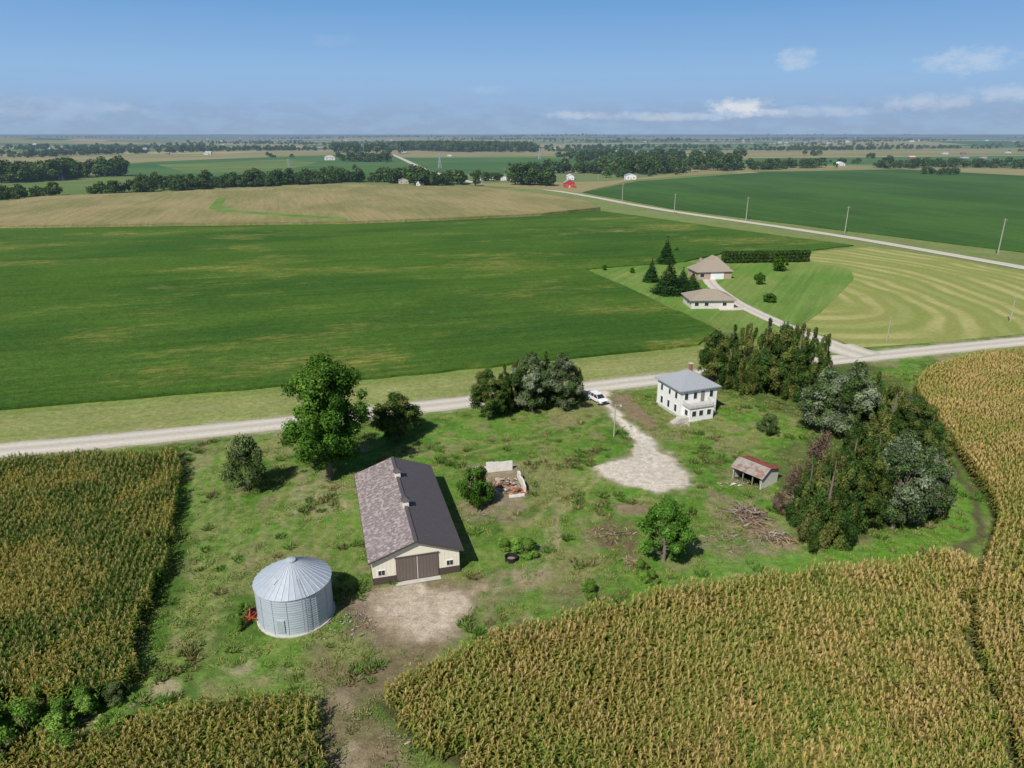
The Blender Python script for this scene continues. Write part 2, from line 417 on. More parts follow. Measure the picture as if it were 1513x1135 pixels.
m_soy = field_mat('soybean_canopy', (.042, .104, .014), (.068, .138, .018), .022, (.36, .60), ROADANG, 2.4, .50, .8, .75, 1.1, .6, streak=.012, c3=(.20, .21, .048), c3t=(.50, .64))
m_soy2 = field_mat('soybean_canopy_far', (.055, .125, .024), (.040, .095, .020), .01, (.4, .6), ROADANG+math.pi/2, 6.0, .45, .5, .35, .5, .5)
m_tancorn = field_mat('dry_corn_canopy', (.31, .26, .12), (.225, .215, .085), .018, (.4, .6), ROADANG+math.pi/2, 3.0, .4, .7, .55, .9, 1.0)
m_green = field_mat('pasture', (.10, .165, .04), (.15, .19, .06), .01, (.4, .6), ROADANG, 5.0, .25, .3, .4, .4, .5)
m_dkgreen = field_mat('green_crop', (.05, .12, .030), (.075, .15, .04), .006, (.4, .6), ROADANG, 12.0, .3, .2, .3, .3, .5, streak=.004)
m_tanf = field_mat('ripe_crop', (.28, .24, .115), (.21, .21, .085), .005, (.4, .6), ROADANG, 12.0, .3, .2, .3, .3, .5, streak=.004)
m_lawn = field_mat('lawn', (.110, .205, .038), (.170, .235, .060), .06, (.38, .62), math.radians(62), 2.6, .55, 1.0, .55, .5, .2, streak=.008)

slab('soybean_field', [(-120, 341), (0, 336), (510, 329), (885, 311), (960, 321), (1100, 341), (1262, 362), (1200, 369), (1080, 371), (1010, 386), (865, 397), (940, 430), (1062, 487), (1030, 508), (800, 532), (560, 556), (250, 582), (0, 602), (-150, 614)], .6, m_soy, .5, 6)
slab('ripe_corn_field', [(-120, 302), (0, 298), (60, 290), (300, 281), (480, 273), (700, 275), (800, 286), (870, 298), (888, 306), (800, 315), (650, 322), (510, 327), (330, 329), (0, 333), (-120, 337)], 2.2, m_tancorn, .8, 10)
slab('grass_waterway', [(322, 292), (335, 292), (326, 304), (350, 311), (512, 322), (515, 326), (400, 318), (330, 313), (308, 308)], 2.3, m_lawn, .3, 10)
slab('soybean_field', [(862, 284), (940, 268), (1130, 254), (1330, 250), (1560, 262), (1700, 270), (1700, 405), (1513, 372), (1250, 340), (1000, 309), (940, 298)], .6, m_soy2, .6, 12)

# hay field with curved mowing swaths
m = N('mown_hay'); p = m.pos()
c0 = P(1150, 432)
rel = m.vmath('SUBTRACT', p, (c0[0], c0[1], 0)).outputs[0]
wob = m.noise(p, .02, 2); relx = m.vmath('MULTIPLY', rel, (1.0, .72, 0)).outputs[0]
ln = m.vmath('LENGTH', relx).outputs['Value']
ln = m.math('ADD', ln, m.math('MULTIPLY', wob, 16.0))
w = m.math('SINE', m.math('MULTIPLY', ln, .95)); w2 = m.math('SINE', m.math('MULTIPLY', ln, .33))
fn = m.noise(p, .8, 6, .75); pt = m.noise(p, .04, 5, .6)
stp = m.math('MULTIPLY', m.ramp(w, -.7, .8), m.ramp(pt, .3, .6))
c = m.mix(stp, (.235, .255, .075), (.36, .34, .14))
c = m.mix(m.math('MULTIPLY', m.ramp(w2, -.2, .9), .55), c, (.19, .24, .06))
c = m.vmath('SCALE', c, scale=m.math('MULTIPLY_ADD', fn, .9, .55)).outputs[0]
m_hay = m.finish(m.principled(c, .95, 0, fn, .5, .2, .1))
slab('hay_field', [(1160, 402), (1205, 372), (1285, 365), (1400, 381), (1513, 402), (1700, 438), (1700, 478), (1513, 493), (1400, 504), (1265, 514), (1235, 500), (1165, 480), (1120, 440)], .05, m_hay, .2, 6)
slab('lawn', [(872, 399), (905, 393), (1010, 387), (1070, 390), (1200, 388), (1258, 398), (1262, 412), (1235, 440), (1205, 468), (1170, 490), (1255, 522), (1205, 524), (1150, 498), (1064, 486), (940, 430)], .12, m_lawn, .3, 6)

# distant farmland: section-grid of crops draped on gentle hills
mbf = MB(); rr = random.Random(5)
pal = [(.29, .25, .12), (.22, .22, .09), (.34, .29, .15), (.055, .125, .035), (.085, .16, .045), (.12, .18, .05), (.27, .25, .12), (.15, .19, .07), (.05, .10, .03)]
ca, sa = math.cos(ROADANG), math.sin(ROADANG)
yy = 720
while yy < 30000:
    h_ = 260 if yy < 4000 else (420 if yy < 9000 else 900)
    xx = -yy*1.3-600
    while xx < yy*1.3+600:
        w_ = rr.choice((200, 340, 520, 800))*(1 if yy < 4000 else 1.8)
        cc = rr.choice(pal)
        nu = max(2, int(w_/110)); nv = 5; vs = []; fs = []
        for j in range(nv+1):
            for i in range(nu+1):
                u = xx+(w_-5)*i/nu; v = yy+(h_-5)*j/nv
                gx, gy = u*ca-(v-yy)*sa, v+u*.06
                vs.append((gx, gy, .12+float(hill(gx, gy))))
        for j in range(nv):
            for i in range(nu): a_ = j*(nu+1)+i; fs.append((a_, a_+1, a_+nu+2, a_+nu+1))
        mbf.add(vs, fs, cc); xx += w_
    yy += h_
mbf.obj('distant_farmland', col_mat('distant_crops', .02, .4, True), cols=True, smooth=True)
k = 0
for nm, pp, mm in [
    ('pasture', [(-100, 300), (0, 294), (200, 284), (480, 271), (700, 273), (690, 264), (560, 262), (330, 270), (210, 258), (0, 266), (-100, 272)], m_green),
    ('pasture', [(100, 250), (260, 236), (400, 232), (600, 226), (640, 250), (560, 266), (330, 272), (200, 262)], m_dkgreen),
    ('distant_field', [(230, 243), (420, 236), (470, 240), (420, 252), (280, 256)], m_green),
    ('distant_field', [(-100, 246), (0, 240), (300, 229), (430, 222), (560, 224), (400, 232), (200, 240), (110, 247)], m_tanf),
    ('distant_field', [(590, 234), (800, 233), (925, 240), (900, 248), (640, 251)], m_dkgreen),
    ('distant_field', [(540, 224), (800, 219), (860, 230), (590, 233)], m_tanf),
    ('distant_field', [(690, 272), (900, 268), (1060, 249), (1250, 244), (1560, 250), (1560, 260), (1130, 252), (935, 266), (860, 284), (800, 280)], m_tanf),
    ('distant_field', [(1100, 234), (1560, 230), (1560, 241), (1150, 242)], m_dkgreen),
    ('distant_field', [(1000, 222), (1560, 219), (1560, 228), (1060, 232)], m_tanf)]:
    k += 1
    slab(nm, pp, .16+.03*k, mm, 1.0, 60)

# ------------------------------------------------------------------ ROADS
def road(name, pp, width, z0, zk, material, crown=.06, jit=.25, step=2.5):
    pts = resample(chaikin([P(a, b) for a, b in pp], 3), step)
    vs = []; fs = []; M = 5
    for i, p_ in enumerate(pts):
        a_ = pts[max(i-1, 0)]; b_ = pts[min(i+1, len(pts)-1)]
        dx, dy = b_[0]-a_[0], b_[1]-a_[1]; L = math.hypot(dx, dy); nx_, ny_ = -dy/L, dx/L
        zb = z0+zk*math.hypot(*p_)
        for j in range(M):
            u = (j/(M-1)-.5)*2
            ww = width/2*u + (random.uniform(-jit, jit) if j in (0, M-1) else 0)
            zc = zb + crown*(1-u*u) - (.04 if j in (0, M-1) else 0)
            vs.append((p_[0]+nx_*ww, p_[1]+ny_*ww, zc))
    for i in range(len(pts)-1):
        for j in range(M-1):
            a_ = i*M+j; fs.append((a_, a_+1, a_+M+1, a_+M)[::-1])
    me = bpy.data.meshes.new(name); me.from_pydata(vs, [], fs); me.update()
    cc = np.zeros((len(vs), 3), np.float32)
    for i in range(len(pts)):
        for j in range(M):
            cc[i*M+j] = [(.40, .365, .30), (.57, .525, .455), (.43, .395, .335), (.57, .525, .455), (.40, .365, .30)][j]
    set_cols(me, cc); me.materials.append(material)
    o = link(bpy.data.objects.new(name, me)); return o
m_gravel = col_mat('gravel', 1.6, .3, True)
road('gravel_road', roadpx, 6.4, .05, 0, m_gravel)
road('country_road', [(1760, 440), (1513, 396), (1400, 376), (1250, 350), (1100, 328), (1000, 314), (930, 302), (880, 292), (820, 282), (760, 276), (700, 271)], 7.5, .10, .0002, m_gravel, .05, .3, 6)
road('country_road', [(700, 271), (660, 262), (622, 249), (600, 238), (582, 230), (566, 223)], 10, .35, .0004, m_gravel, 0, .3, 15)
road('driveway', [(1282, 527), (1240, 512), (1190, 494), (1140, 473), (1095, 452), (1070, 436), (1050, 420), (1046, 410)], 5.0, .15, 0, m_gravel, .03, .15, 2)
road('driveway', [(1100, 454), (1085, 456), (1060, 456)], 6.0, .17, 0, m_gravel, .02, .1, 2)
road('driveway', [(1282, 527), (1255, 519), (1235, 511)], 10, .165, 0, m_gravel, .02, .1, 2)

# ------------------------------------------------------------------ INSTANCING
def scatter(name, pts, rz, sc, protos, pick=None):
    n = len(pts)
    coll = bpy.data.collections.new(name+'_plants')
    for o in protos: coll.objects.link(o)
    me = bpy.data.meshes.new(name); me.from_pydata(np.asarray(pts).tolist(), [], [])
    a = me.attributes.new('rz', 'FLOAT_VECTOR', 'POINT'); r3 = np.zeros((n, 3), np.float32); r3[:, 2] = rz
    tl = RNG.normal(0, .06, (n, 2)); r3[:, :2] = tl
    a.data.foreach_set('vector', r3.ravel())
    a = me.attributes.new('sc', 'FLOAT_VECTOR', 'POINT'); a.data.foreach_set('vector', np.asarray(sc, np.float32).ravel())
    a = me.attributes.new('pick', 'INT', 'POINT'); a.data.foreach_set('value', (pick if pick is not None else RNG.integers(0, len(protos), n)).astype(np.int32))
    ob = link(bpy.data.objects.new(name, me))
    ng = bpy.data.node_groups.new(name+'_gn', 'GeometryNodeTree')
    ng.interface.new_socket('Geometry', in_out='INPUT', socket_type='NodeSocketGeometry')
    ng.interface.new_socket('Geometry', in_out='OUTPUT', socket_type='NodeSocketGeometry')
    gi = ng.nodes.new('NodeGroupInput'); go = ng.nodes.new('NodeGroupOutput')
    ip = ng.nodes.new('GeometryNodeInstanceOnPoints'); ci = ng.nodes.new('GeometryNodeCollectionInfo')
    ci.inputs['Collection'].default_value = coll; ci.inputs['Separate Children'].default_value = True; ci.inputs['Reset Children'].default_value = True
    def na_(nm, dt):
        q_ = ng.nodes.new('GeometryNodeInputNamedAttribute'); q_.data_type = dt; q_.inputs['Name'].default_value = nm; return q_.outputs['Attribute']
    e2r = ng.nodes.new('FunctionNodeEulerToRotation')
    ng.links.new(na_('rz', 'FLOAT_VECTOR'), e2r.inputs[0])
    ng.links.new(gi.outputs[0], ip.inputs['Points']); ng.links.new(ci.outputs[0], ip.inputs['Instance'])
    ip.inputs['Pick Instance'].default_value = True
    ng.links.new(na_('pick', 'INT'), ip.inputs['Instance Index'])
    ng.links.new(e2r.outputs[0], ip.inputs['Rotation']); ng.links.new(na_('sc', 'FLOAT_VECTOR'), ip.inputs['Scale'])
    ng.links.new(ip.outputs[0], go.inputs[0])
    md = ob.modifiers.new('scatter', 'NODES'); md.node_group = ng
    return ob
def proto(name, V, F, C, mats, mi=None):
    me = bpy.data.meshes.new(name); me.from_pydata(np.asarray(V).tolist(), [], [tuple(f) for f in F]); me.update()
    set_cols(me, np.asarray(C, np.float32))
    for mm in mats: me.materials.append(mm)
    if mi is not None: me.polygons.foreach_set('material_index', mi)
    return bpy.data.objects.new(name, me)

# corn plants
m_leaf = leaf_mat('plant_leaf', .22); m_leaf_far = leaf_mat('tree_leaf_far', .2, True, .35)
def corn(name, leafc, topc, tas, seed):
    r = random.Random(seed); b = MB(); Hh = 2.4
    b.tube([(0, 0, 0), (0, 0, Hh*.9)], [.022, .012], 3, leafc, False)
    for i in range(10):
        z0 = .35+i*.19; az = i*math.pi+r.uniform(-.9, .9); L = r.uniform(.55, .85)*(1-.03*i); w = .06
        cx, cy = math.cos(az), math.sin(az); sx, sy = -cy*w, cx*w
        f_ = i/9; base = tuple(leafc[k]*(1-f_)+topc[k]*f_ for k in range(3)); j = r.uniform(.7, 1.3); cc = tuple(v*j for v in base)
        p0 = (0, 0, z0); p1 = (cx*L*.45, cy*L*.45, z0+.26); p2 = (cx*L*.8, cy*L*.8, z0+.18); p3 = (cx*L, cy*L, z0-.1)
        vs = [(p0[0]-sx*.5, p0[1]-sy*.5, p0[2]), (p0[0]+sx*.5, p0[1]+sy*.5, p0[2]), (p1[0]-sx, p1[1]-sy, p1[2]), (p1[0]+sx, p1[1]+sy, p1[2]),
              (p2[0]-sx*.8, p2[1]-sy*.8, p2[2]), (p2[0]+sx*.8, p2[1]+sy*.8, p2[2]), (p3[0], p3[1], p3[2])]
        b.add(vs, [(0, 1, 3, 2), (2, 3, 5, 4), (4, 5, 6)], cc)
    for i in range(5):
        az = i*1.25+r.uniform(-.3, .3); s_ = .025; rr_ = r.uniform(.05, .18); j = r.uniform(.8, 1.2)
        tip = (math.cos(az)*rr_, math.sin(az)*rr_, Hh+r.uniform(.0, .26)); sx, sy = -math.sin(az)*s_, math.cos(az)*s_
        b.add([(-sx, -sy, Hh*.88), (sx, sy, Hh*.88), (tip[0]+sx, tip[1]+sy, tip[2]), (tip[0]-sx, tip[1]-sy, tip[2])], [(0, 1, 2, 3)], tuple(v*j for v in tas))
    return proto(name, b.v, b.f, b.c, [m_leaf])
gold = [corn('corn_plant', (.14, .18, .036), (.30, .265, .065), (.54, .42, .17), 1), corn('corn_plant', (.17, .17, .045), (.38, .295, .095), (.58, .45, .20), 2),
        corn('corn_plant', (.10, .165, .03), (.19, .225, .045), (.48, .39, .15), 3), corn('corn_plant', (.13, .165, .034), (.25, .24, .055), (.50, .40, .15), 4)]
grn = [corn('corn_plant', (.05, .12, .02), (.09, .165, .028), (.36, .32, .12), 5), corn('corn_plant', (.07, .125, .024), (.15, .18, .04), (.42, .35, .14), 6),
       corn('corn_plant', (.045, .12, .018), (.075, .155, .025), (.28, .28, .10), 7)]
def rows(poly, ang, sp=.76, st=.27, gap=None):
    pts = np.array(poly); c_, s_ = math.cos(-ang), math.sin(-ang)
    u = pts[:, 0]*c_-pts[:, 1]*s_; v = pts[:, 0]*s_+pts[:, 1]*c_
    U, V = np.meshgrid(np.arange(u.min(), u.max(), st), np.arange(v.min(), v.max(), sp))
    U = U.ravel(); V = V.ravel()
    V = V+np.sin(U*.11)*.35
    U = U+RNG.uniform(-.1, .1, U.size); V = V+RNG.normal(0, .07, V.size)
    c_, s_ = math.cos(ang), math.sin(ang)
    xx = U*c_-V*s_; yy_ = U*s_+V*c_
    k_ = inside(xx+(vnoise(xx/2, yy_/2)-.5)*2, yy_+(vnoise(yy_/2+9, xx/2)-.5)*2, poly)
    k_ &= RNG.random(xx.size) > .06+.35*(fbm(xx+7, yy_+3, 3, 4) > .66)
    return xx[k_], yy_[k_]
def plant_corn(name, xx, yy_, protos, ang, tall=1.0):
    n = len(xx); sc = np.ones((n, 3)); big = fbm(xx, yy_, 9, 3)
    s_ = tall*(.80+.32*big+RNG.normal(0, .06, n)); sc[:, 2] = s_; sc[:, 0] = sc[:, 1] = s_*1.15
    rz = ang+math.pi/2+RNG.normal(0, .8, n)+RNG.integers(0, 2, n)*math.pi
    k_ = len(protos)
    pk = np.clip(((fbm(xx+99, yy_, 5, 4)-.3)/.4*k_+RNG.normal(0, 1.0, n)), 0, k_-1).astype(int)
    scatter(name, np.stack([xx, yy_, np.zeros(n)], -1), rz, sc, protos, pk)
    return n
A110 = math.radians(109)
tot = 0
xx, yy_ = rows([P(a, b) for a, b in LC], A110); tot += plant_corn('corn_field', xx, yy_, [grn[0].copy(), grn[2].copy(), grn[1].copy(), grn[0].copy(), gold[2].copy(), gold[3].copy()], A110)
xx, yy_ = rows([P(a, b) for a, b in BC], math.radians(97), .8, .27); tot += plant_corn('corn_field', xx, yy_, [gold[2].copy(), gold[3].copy(), gold[0].copy(), grn[1].copy()], A110, .95)
xx, yy_ = rows([P(a, b) for a, b in AC], math.radians(75)); tot += plant_corn('corn_field', xx, yy_, [gold[2].copy(), gold[0].copy(), gold[3].copy(), gold[1].copy()], A110)
bx_, by_ = [], []
B2 = resample(BLw, .30)
Pa = np.array(B2); T = np.gradient(Pa, axis=0); T /= np.linalg.norm(T, axis=1)[:, None]+1e-9
ker = np.ones(25)/25; T = np.stack([np.convolve(np.pad(T[:, i], 12, 'edge'), ker, 'valid') for i in (0, 1)], -1); T /= np.linalg.norm(T, axis=1)[:, None]
NR = np.stack([T[:, 1], -T[:, 0]], -1)
for kk in range(0, 52):
    off = .4+kk*.76
    Q = Pa+NR*off; Q = Q+RNG.normal(0, .06, Q.shape)
    d_ = seg_dist(Q[:, 0], Q[:, 1], BLw[::2])
    keep = (d_ > off-.35) & (RNG.random(len(Q)) > .07)
    bx_.append(Q[keep, 0]); by_.append(Q[keep, 1])
xx = np.concatenate(bx_); yy_ = np.concatenate(by_)
k_ = inside(xx, yy_, Bpoly) & (xx < 165)
xx = xx[k_]; yy_ = yy_[k_]
tot += plant_corn('corn_field', xx, yy_, [gold[2].copy(), gold[0].copy(), gold[3].copy(), gold[1].copy()], A110, 1.0)
print('CORN', tot)

# grass tufts / weeds
def tuft(name, n, h, r0, cols, seed, w=.03):
    r = random.Random(seed); b = MB()
    for i in range(n):
        az = r.uniform(0, 6.28); rr_ = r0*math.sqrt(r.random()); px_, py_ = math.cos(az)*rr_, math.sin(az)*rr_
        a2 = az+r.uniform(-.8, .8); lean = r.uniform(.3, 1.0)*h; hh = h*r.uniform(.4, 1.0); s2 = r.uniform(0, 6.28); sx, sy = math.cos(s2)*w, math.sin(s2)*w
        cc = r.choice(cols); j = r.uniform(.75, 1.3); cc = tuple(v*j for v in cc)
        b.add([(px_-sx, py_-sy, 0), (px_+sx, py_+sy, 0), (px_+math.cos(a2)*lean*.5+sx, py_+math.sin(a2)*lean*.5+sy, hh*.7), (px_+math.cos(a2)*lean, py_+math.sin(a2)*lean, hh)], [(0, 1, 2, 3)], cc)
    return proto(name, b.v, b.f, b.c, [m_leaf])
g1 = [(.13, .24, .04), (.16, .27, .05), (.11, .20, .035)]; g2 = [(.27, .27, .10), (.22, .26, .07), (.34, .29, .14)]
tufts = [tuft('grass_tuft', 26, .18, .5, g1, 1, .04), tuft('grass_tuft', 26, .24, .55, g1, 2, .04), tuft('grass_tuft', 24, .24, .5, g2, 3, .04), tuft('weed', 40, .6, .5, [(.09, .18, .035), (.11, .20, .04)], 4, .05), tuft('weed', 40, .55, .45, [(.24, .19, .10), (.17, .19, .06)], 5, .045)]
NT = 38000
tx = RNG.uniform(-100, 110, NT); ty = RNG.uniform(35, 150, NT)
pr = fbm(tx+40, ty+11, 5, 4)
b_ = bare_at(tx, ty)
k_ = (RNG.random(NT) < sst(pr, .42, .62)*.8+.1) & (b_ < .45+RNG.random(NT)*.25) & (np.abs(tx) < ty*.85+12)
rdn = seg_dist(tx, ty, chaikin([P(a, b) for a, b in roadpx], 2)); k_ &= rdn > 5
hall = [P(553, 864), P(680, 848), P(632, 715), P(520, 725)]
k_ &= ~inside(tx, ty, hall)
tx, ty = tx[k_], ty[k_]; n = len(tx)
wn = fbm(tx+800, ty+300, 4, 4)
pk = np.where(wn > .66, RNG.integers(3, 5, n), np.where(fbm(tx, ty+55, 9, 3) > .53, RNG.choice([1, 2, 2], n), RNG.integers(0, 3, n)))
pk = np.where(RNG.random(n) < .015, RNG.integers(3, 5, n), pk)
s_ = RNG.uniform(.6, 1.3, n)
scatter('yard_grass', np.stack([tx, ty, np.zeros(n)], -1), RNG.uniform(0, 6.28, n), np.stack([s_, s_, s_], -1), tufts, pk)
print('TUFTS', n)

# ------------------------------------------------------------------ TREES
m_bark = mat('bark', (.17, .14, .105), .95, 0, 4, .4)
def leafcloud(rng, cen, rad, tone, n, size, inner=.55, up=.3, nj=.5, asp=.6):
    w = (rad.prod(1))**(2/3); idx = rng.choice(len(cen), n, p=w/w.sum())
    d = rng.normal(size=(n, 3)); d[:, 2] += up; d /= np.linalg.norm(d, axis=1)[:, None]
    r = rng.uniform(inner, 1.08, n)[:, None]
    pos = cen[idx]+d*rad[idx]*r
    nr = d+rng.normal(size=(n, 3))*nj; nr[:, 2] += .2; nr /= np.linalg.norm(nr, axis=1)[:, None]
    t = np.cross(nr, rng.normal(size=(n, 3))); t /= np.linalg.norm(t, axis=1)[:, None]; b = np.cross(nr, t)
    s = (size*rng.uniform(.5, 1.5, n))[:, None]
    V = np.stack([pos-t*s, pos+b*s*asp, pos+t*s, pos-b*s*asp], 1).reshape(-1, 3)
    V[:, 2] = np.maximum(V[:, 2], .02)
    C = tone[idx]*rng.uniform(.6, 1.4, (n, 1)); C = np.repeat(C, 4, 0)
    F = np.arange(n*4).reshape(n, 4)
    return V, F, C
def build_tree(name, seed, kind, n, size, palette, H=10., R=4., lm=None, trunk=True, leafup=.3):
    rng = np.random.default_rng(seed); r = random.Random(seed); cen = []; rad = []
    if kind in ('broad', 'maple'):
        mp = kind == 'maple'
        base = .17 if mp else .14; K = 130 if mp else 84; la, lb = (.08, .07) if mp else (.15, .11)
        while len(cen) < K:
            a_ = rng.uniform(0, 6.28); u = rng.uniform(0, 1)
            z = base+(1-base)*u
            prof = math.sin(min(1, (u*.86+.14))*math.pi)**.5 if mp else math.sin(min(1, (u*.93+.10))*math.pi)**.55
            if mp and u > .99: continue
            lump = 1+la*math.sin(3*a_+seed)+lb*math.sin(5*a_+u*6)
            rr_ = R*prof*lump*rng.uniform(.12 if mp else .30, .86)
            s = R*rng.uniform(.12, .25)
            cen.append((math.cos(a_)*rr_, math.sin(a_)*rr_, z*H*.93)); rad.append((s, s, s*.8))
    elif kind == 'cedar':
        # several leaders rising from one base
        lead = [(0, 0, 1.)]+[(math.cos(q_)*R*.38, math.sin(q_)*R*.38, r.uniform(.7, .95)) for q_ in (r.uniform(0, 2), r.uniform(2.2, 4), r.uniform(4.2, 6))]
        K = 95
        while len(cen) < K:
            lx, ly, lh = lead[rng.integers(0, len(lead))]
            u = rng.uniform(0, 1)**1.1; a_ = rng.uniform(0, 6.28)
            prof = (1-u)**.7*(.7+.3*min(1, u*6))
            rr_ = R*.72*prof*rng.uniform(.3, .9)
            s = R*rng.uniform(.09, .19)*(.55+.55*(1-u))
            cen.append((lx*(1-u*.3)+math.cos(a_)*rr_, ly*(1-u*.3)+math.sin(a_)*rr_, (.04+.92*u)*H*lh)); rad.append((s, s, s*1.5))
    elif kind == 'spruce':
        lv = 13
        for i in range(lv):
            u = i/lv; rr_ = R*(1-u)**.9; kk = max(3, int(11*(1-u)))
            for j in range(kk):
                a_ = j*6.283/kk+i*.7+rng.uniform(-.2, .2); q_ = rng.uniform(.5, .8)
                cen.append((math.cos(a_)*rr_*q_, math.sin(a_)*rr_*q_, (.07+.9*u)*H-.25)); s = rr_*.42+.12
                rad.append((s, s, .32+.1*(1-u)))
        cen.append((0, 0, H*.96)); rad.append((.3, .3, .5))
    elif kind == 'shrub':
        K = 40
        while len(cen) < K:
            a_ = rng.uniform(0, 6.28); u = rng.uniform(0, 1); rr_ = R*math.sqrt(1-(u*.9)**2)*rng.uniform(.2, .88)
            s = R*rng.uniform(.12, .27); cen.append((math.cos(a_)*rr_, math.sin(a_)*rr_, (.10+.78*u)*H)); rad.append((s, s, s*.9*H/R/1.4))
    cen = np.array(cen); rad = np.array(rad); pl = np.array(palette)
    tone = pl[rng.integers(0, len(pl), len(cen))]*rng.uniform(.65, 1.35, (len(cen), 1))
    V, F, C = leafcloud(rng, cen, rad, tone, n, size, up=leafup)
    # stray outer sprigs
    V2, F2, C2 = leafcloud(rng, cen, rad*1.35, tone, n//6, size*.85, inner=.85)
    F2 = F2+len(V); V = np.vstack([V, V2]); C = np.vstack([C, C2]); F = np.vstack([F, F2])
    b = MB(); rt = H*.022+.05
    if kind == 'shrub':
        for i in range(7):
            c_ = cen[rng.integers(0, len(cen))]; b.tube([(c_[0]*.1, c_[1]*.1, 0), (c_[0]*.4, c_[1]*.4, c_[2]*.55), tuple(c_)], [.07, .05, .02], 5)
    else:
        top = H*(.93 if kind not in ('broad', 'maple') else .6)
        b.tube([(0, 0, -.1), (0, 0, .35), (.05*R*.4, .03*R, H*.25), (-.03*R, .02*R, top)], [rt*1.7, rt*1.15, rt*.9, rt*.25], 9)
        for i in range(0, len(cen), 4):
            c_ = cen[i]; z0 = min(top*.95, max(H*.10, c_[2]*(.45 if kind in ('broad', 'maple') else .85))); rb = rt*(.4 if kind in ('broad', 'maple') else .25)*(1-z0/H*.6)
            b.tube([(0, 0, z0), (c_[0]*.5, c_[1]*.5, z0+(c_[2]-z0)*.4), tuple(c_)], [rb, rb*.6, rb*.2], 5)
    nb2 = len(V); V = np.vstack([V, np.array(b.v)]); C = np.vstack([C, np.tile([.12, .095, .07], (len(b.v), 1))])
    Fl = [tuple(f) for f in F]+[tuple(i+nb2 for i in f) for f in b.f]
    mi = [0]*len(F)+[1]*len(b.f)
    me = bpy.data.meshes.new(name); me.from_pydata(V.tolist(), [], Fl); me.update(); set_cols(me, C.astype(np.float32))
    me.materials.append(lm or m_leaf); me.materials.append(m_bark); me.polygons.foreach_set('material_index', mi)
    return me, H, R
GRN = [(.075, .165, .024), (.105, .20, .032), (.06, .135, .02)]
DRK = [(.045, .09, .022), (.065, .115, .028), (.10, .13, .032), (.04, .08, .020)]
OLV = [(.12, .15, .036), (.075, .12, .028), (.055, .10, .024), (.15, .16, .048)]
SLV = [(.15, .19, .11), (.11, .155, .07), (.20, .235, .16), (.08, .125, .045)]
SLG = [(.11, .155, .065), (.15, .18, .105), (.07, .12, .034), (.18, .21, .135)]
RED = [(.17, .11, .09), (.21, .15, .12), (.12, .10, .055)]
KIND = {
    'maple': build_tree('maple_tree', 21, 'maple', 38000, .21, GRN, 20, 7.5),
    'broad': build_tree('ash_tree', 4, 'broad', 16000, .16, [(.075, .17, .026), (.095, .20, .032)], 9, 3.8),
    'cedarA': build_tree('cedar_tree', 31, 'cedar', 21000, .165, DRK, 12, 4.5),
    'cedarB': build_tree('cedar_tree', 36, 'cedar', 21000, .165, OLV, 12, 4.8),
    'cedarC': build_tree('cedar_tree', 33, 'broad', 20000, .165, OLV+DRK, 12, 4.8),
    'silverA': build_tree('silver_poplar_tree', 41, 'broad', 19000, .17, SLV, 12, 5.),
    'silverB': build_tree('silver_poplar_tree', 42, 'broad', 18000, .17, SLG, 12, 4.6),
    'shrub': build_tree('shrub', 51, 'shrub', 8500, .13, GRN+[(.13, .18, .05)], 5, 3.2),
    'shrubB': build_tree('shrub', 52, 'shrub', 7500, .12, [(.12, .17, .06), (.085, .13, .04), (.16, .19, .085)], 5, 3.2),
    'weeds': build_tree('weed_thicket', 54, 'shrub', 9000, .15, [(.12, .235, .035), (.16, .26, .05), (.09, .18, .03), (.2, .22, .08)], 5, 3.2),
    'dead': build_tree('withered_shrub', 53, 'shrub', 4200, .11, RED, 7, 3.2),
    'spruce': build_tree('spruce_tree', 61, 'spruce', 9000, .16, [(.032, .075, .025), (.045, .095, .032), (.026, .06, .022)], 10, 3.0),
    'orn': build_tree('ornamental_tree', 62, 'broad', 3500, .16, GRN, 5, 2.2)}
NAMES = {'maple': 'maple_tree', 'broad': 'ash_tree', 'cedarA': 'cedar_tree', 'cedarB': 'cedar_tree', 'cedarC': 'cedar_tree', 'silverA': 'silver_poplar_tree', 'silverB': 'silver_poplar_tree', 'shrub': 'shrub', 'shrubB': 'shrub', 'weeds': 'weed_thicket', 'dead': 'withered_shrub', 'spruce': 'spruce_tree', 'orn': 'ornamental_tree'}
def tree(kind, bx, by, ty_, wpx, name=None):
    me, H, R = KIND[kind]; X_, Y_ = P(bx, by); h = height_at(by, ty_); w = wpx*depth(by)/FPX
    o = bpy.data.objects.new(name or NAMES[kind], me); o.location = (X_, Y_, 0)
    o.scale = (w/(2*R)*.97, w/(2*R)*.97, h/H); o.rotation_euler = (0, 0, random.uniform(0, 6.28)); link(o)
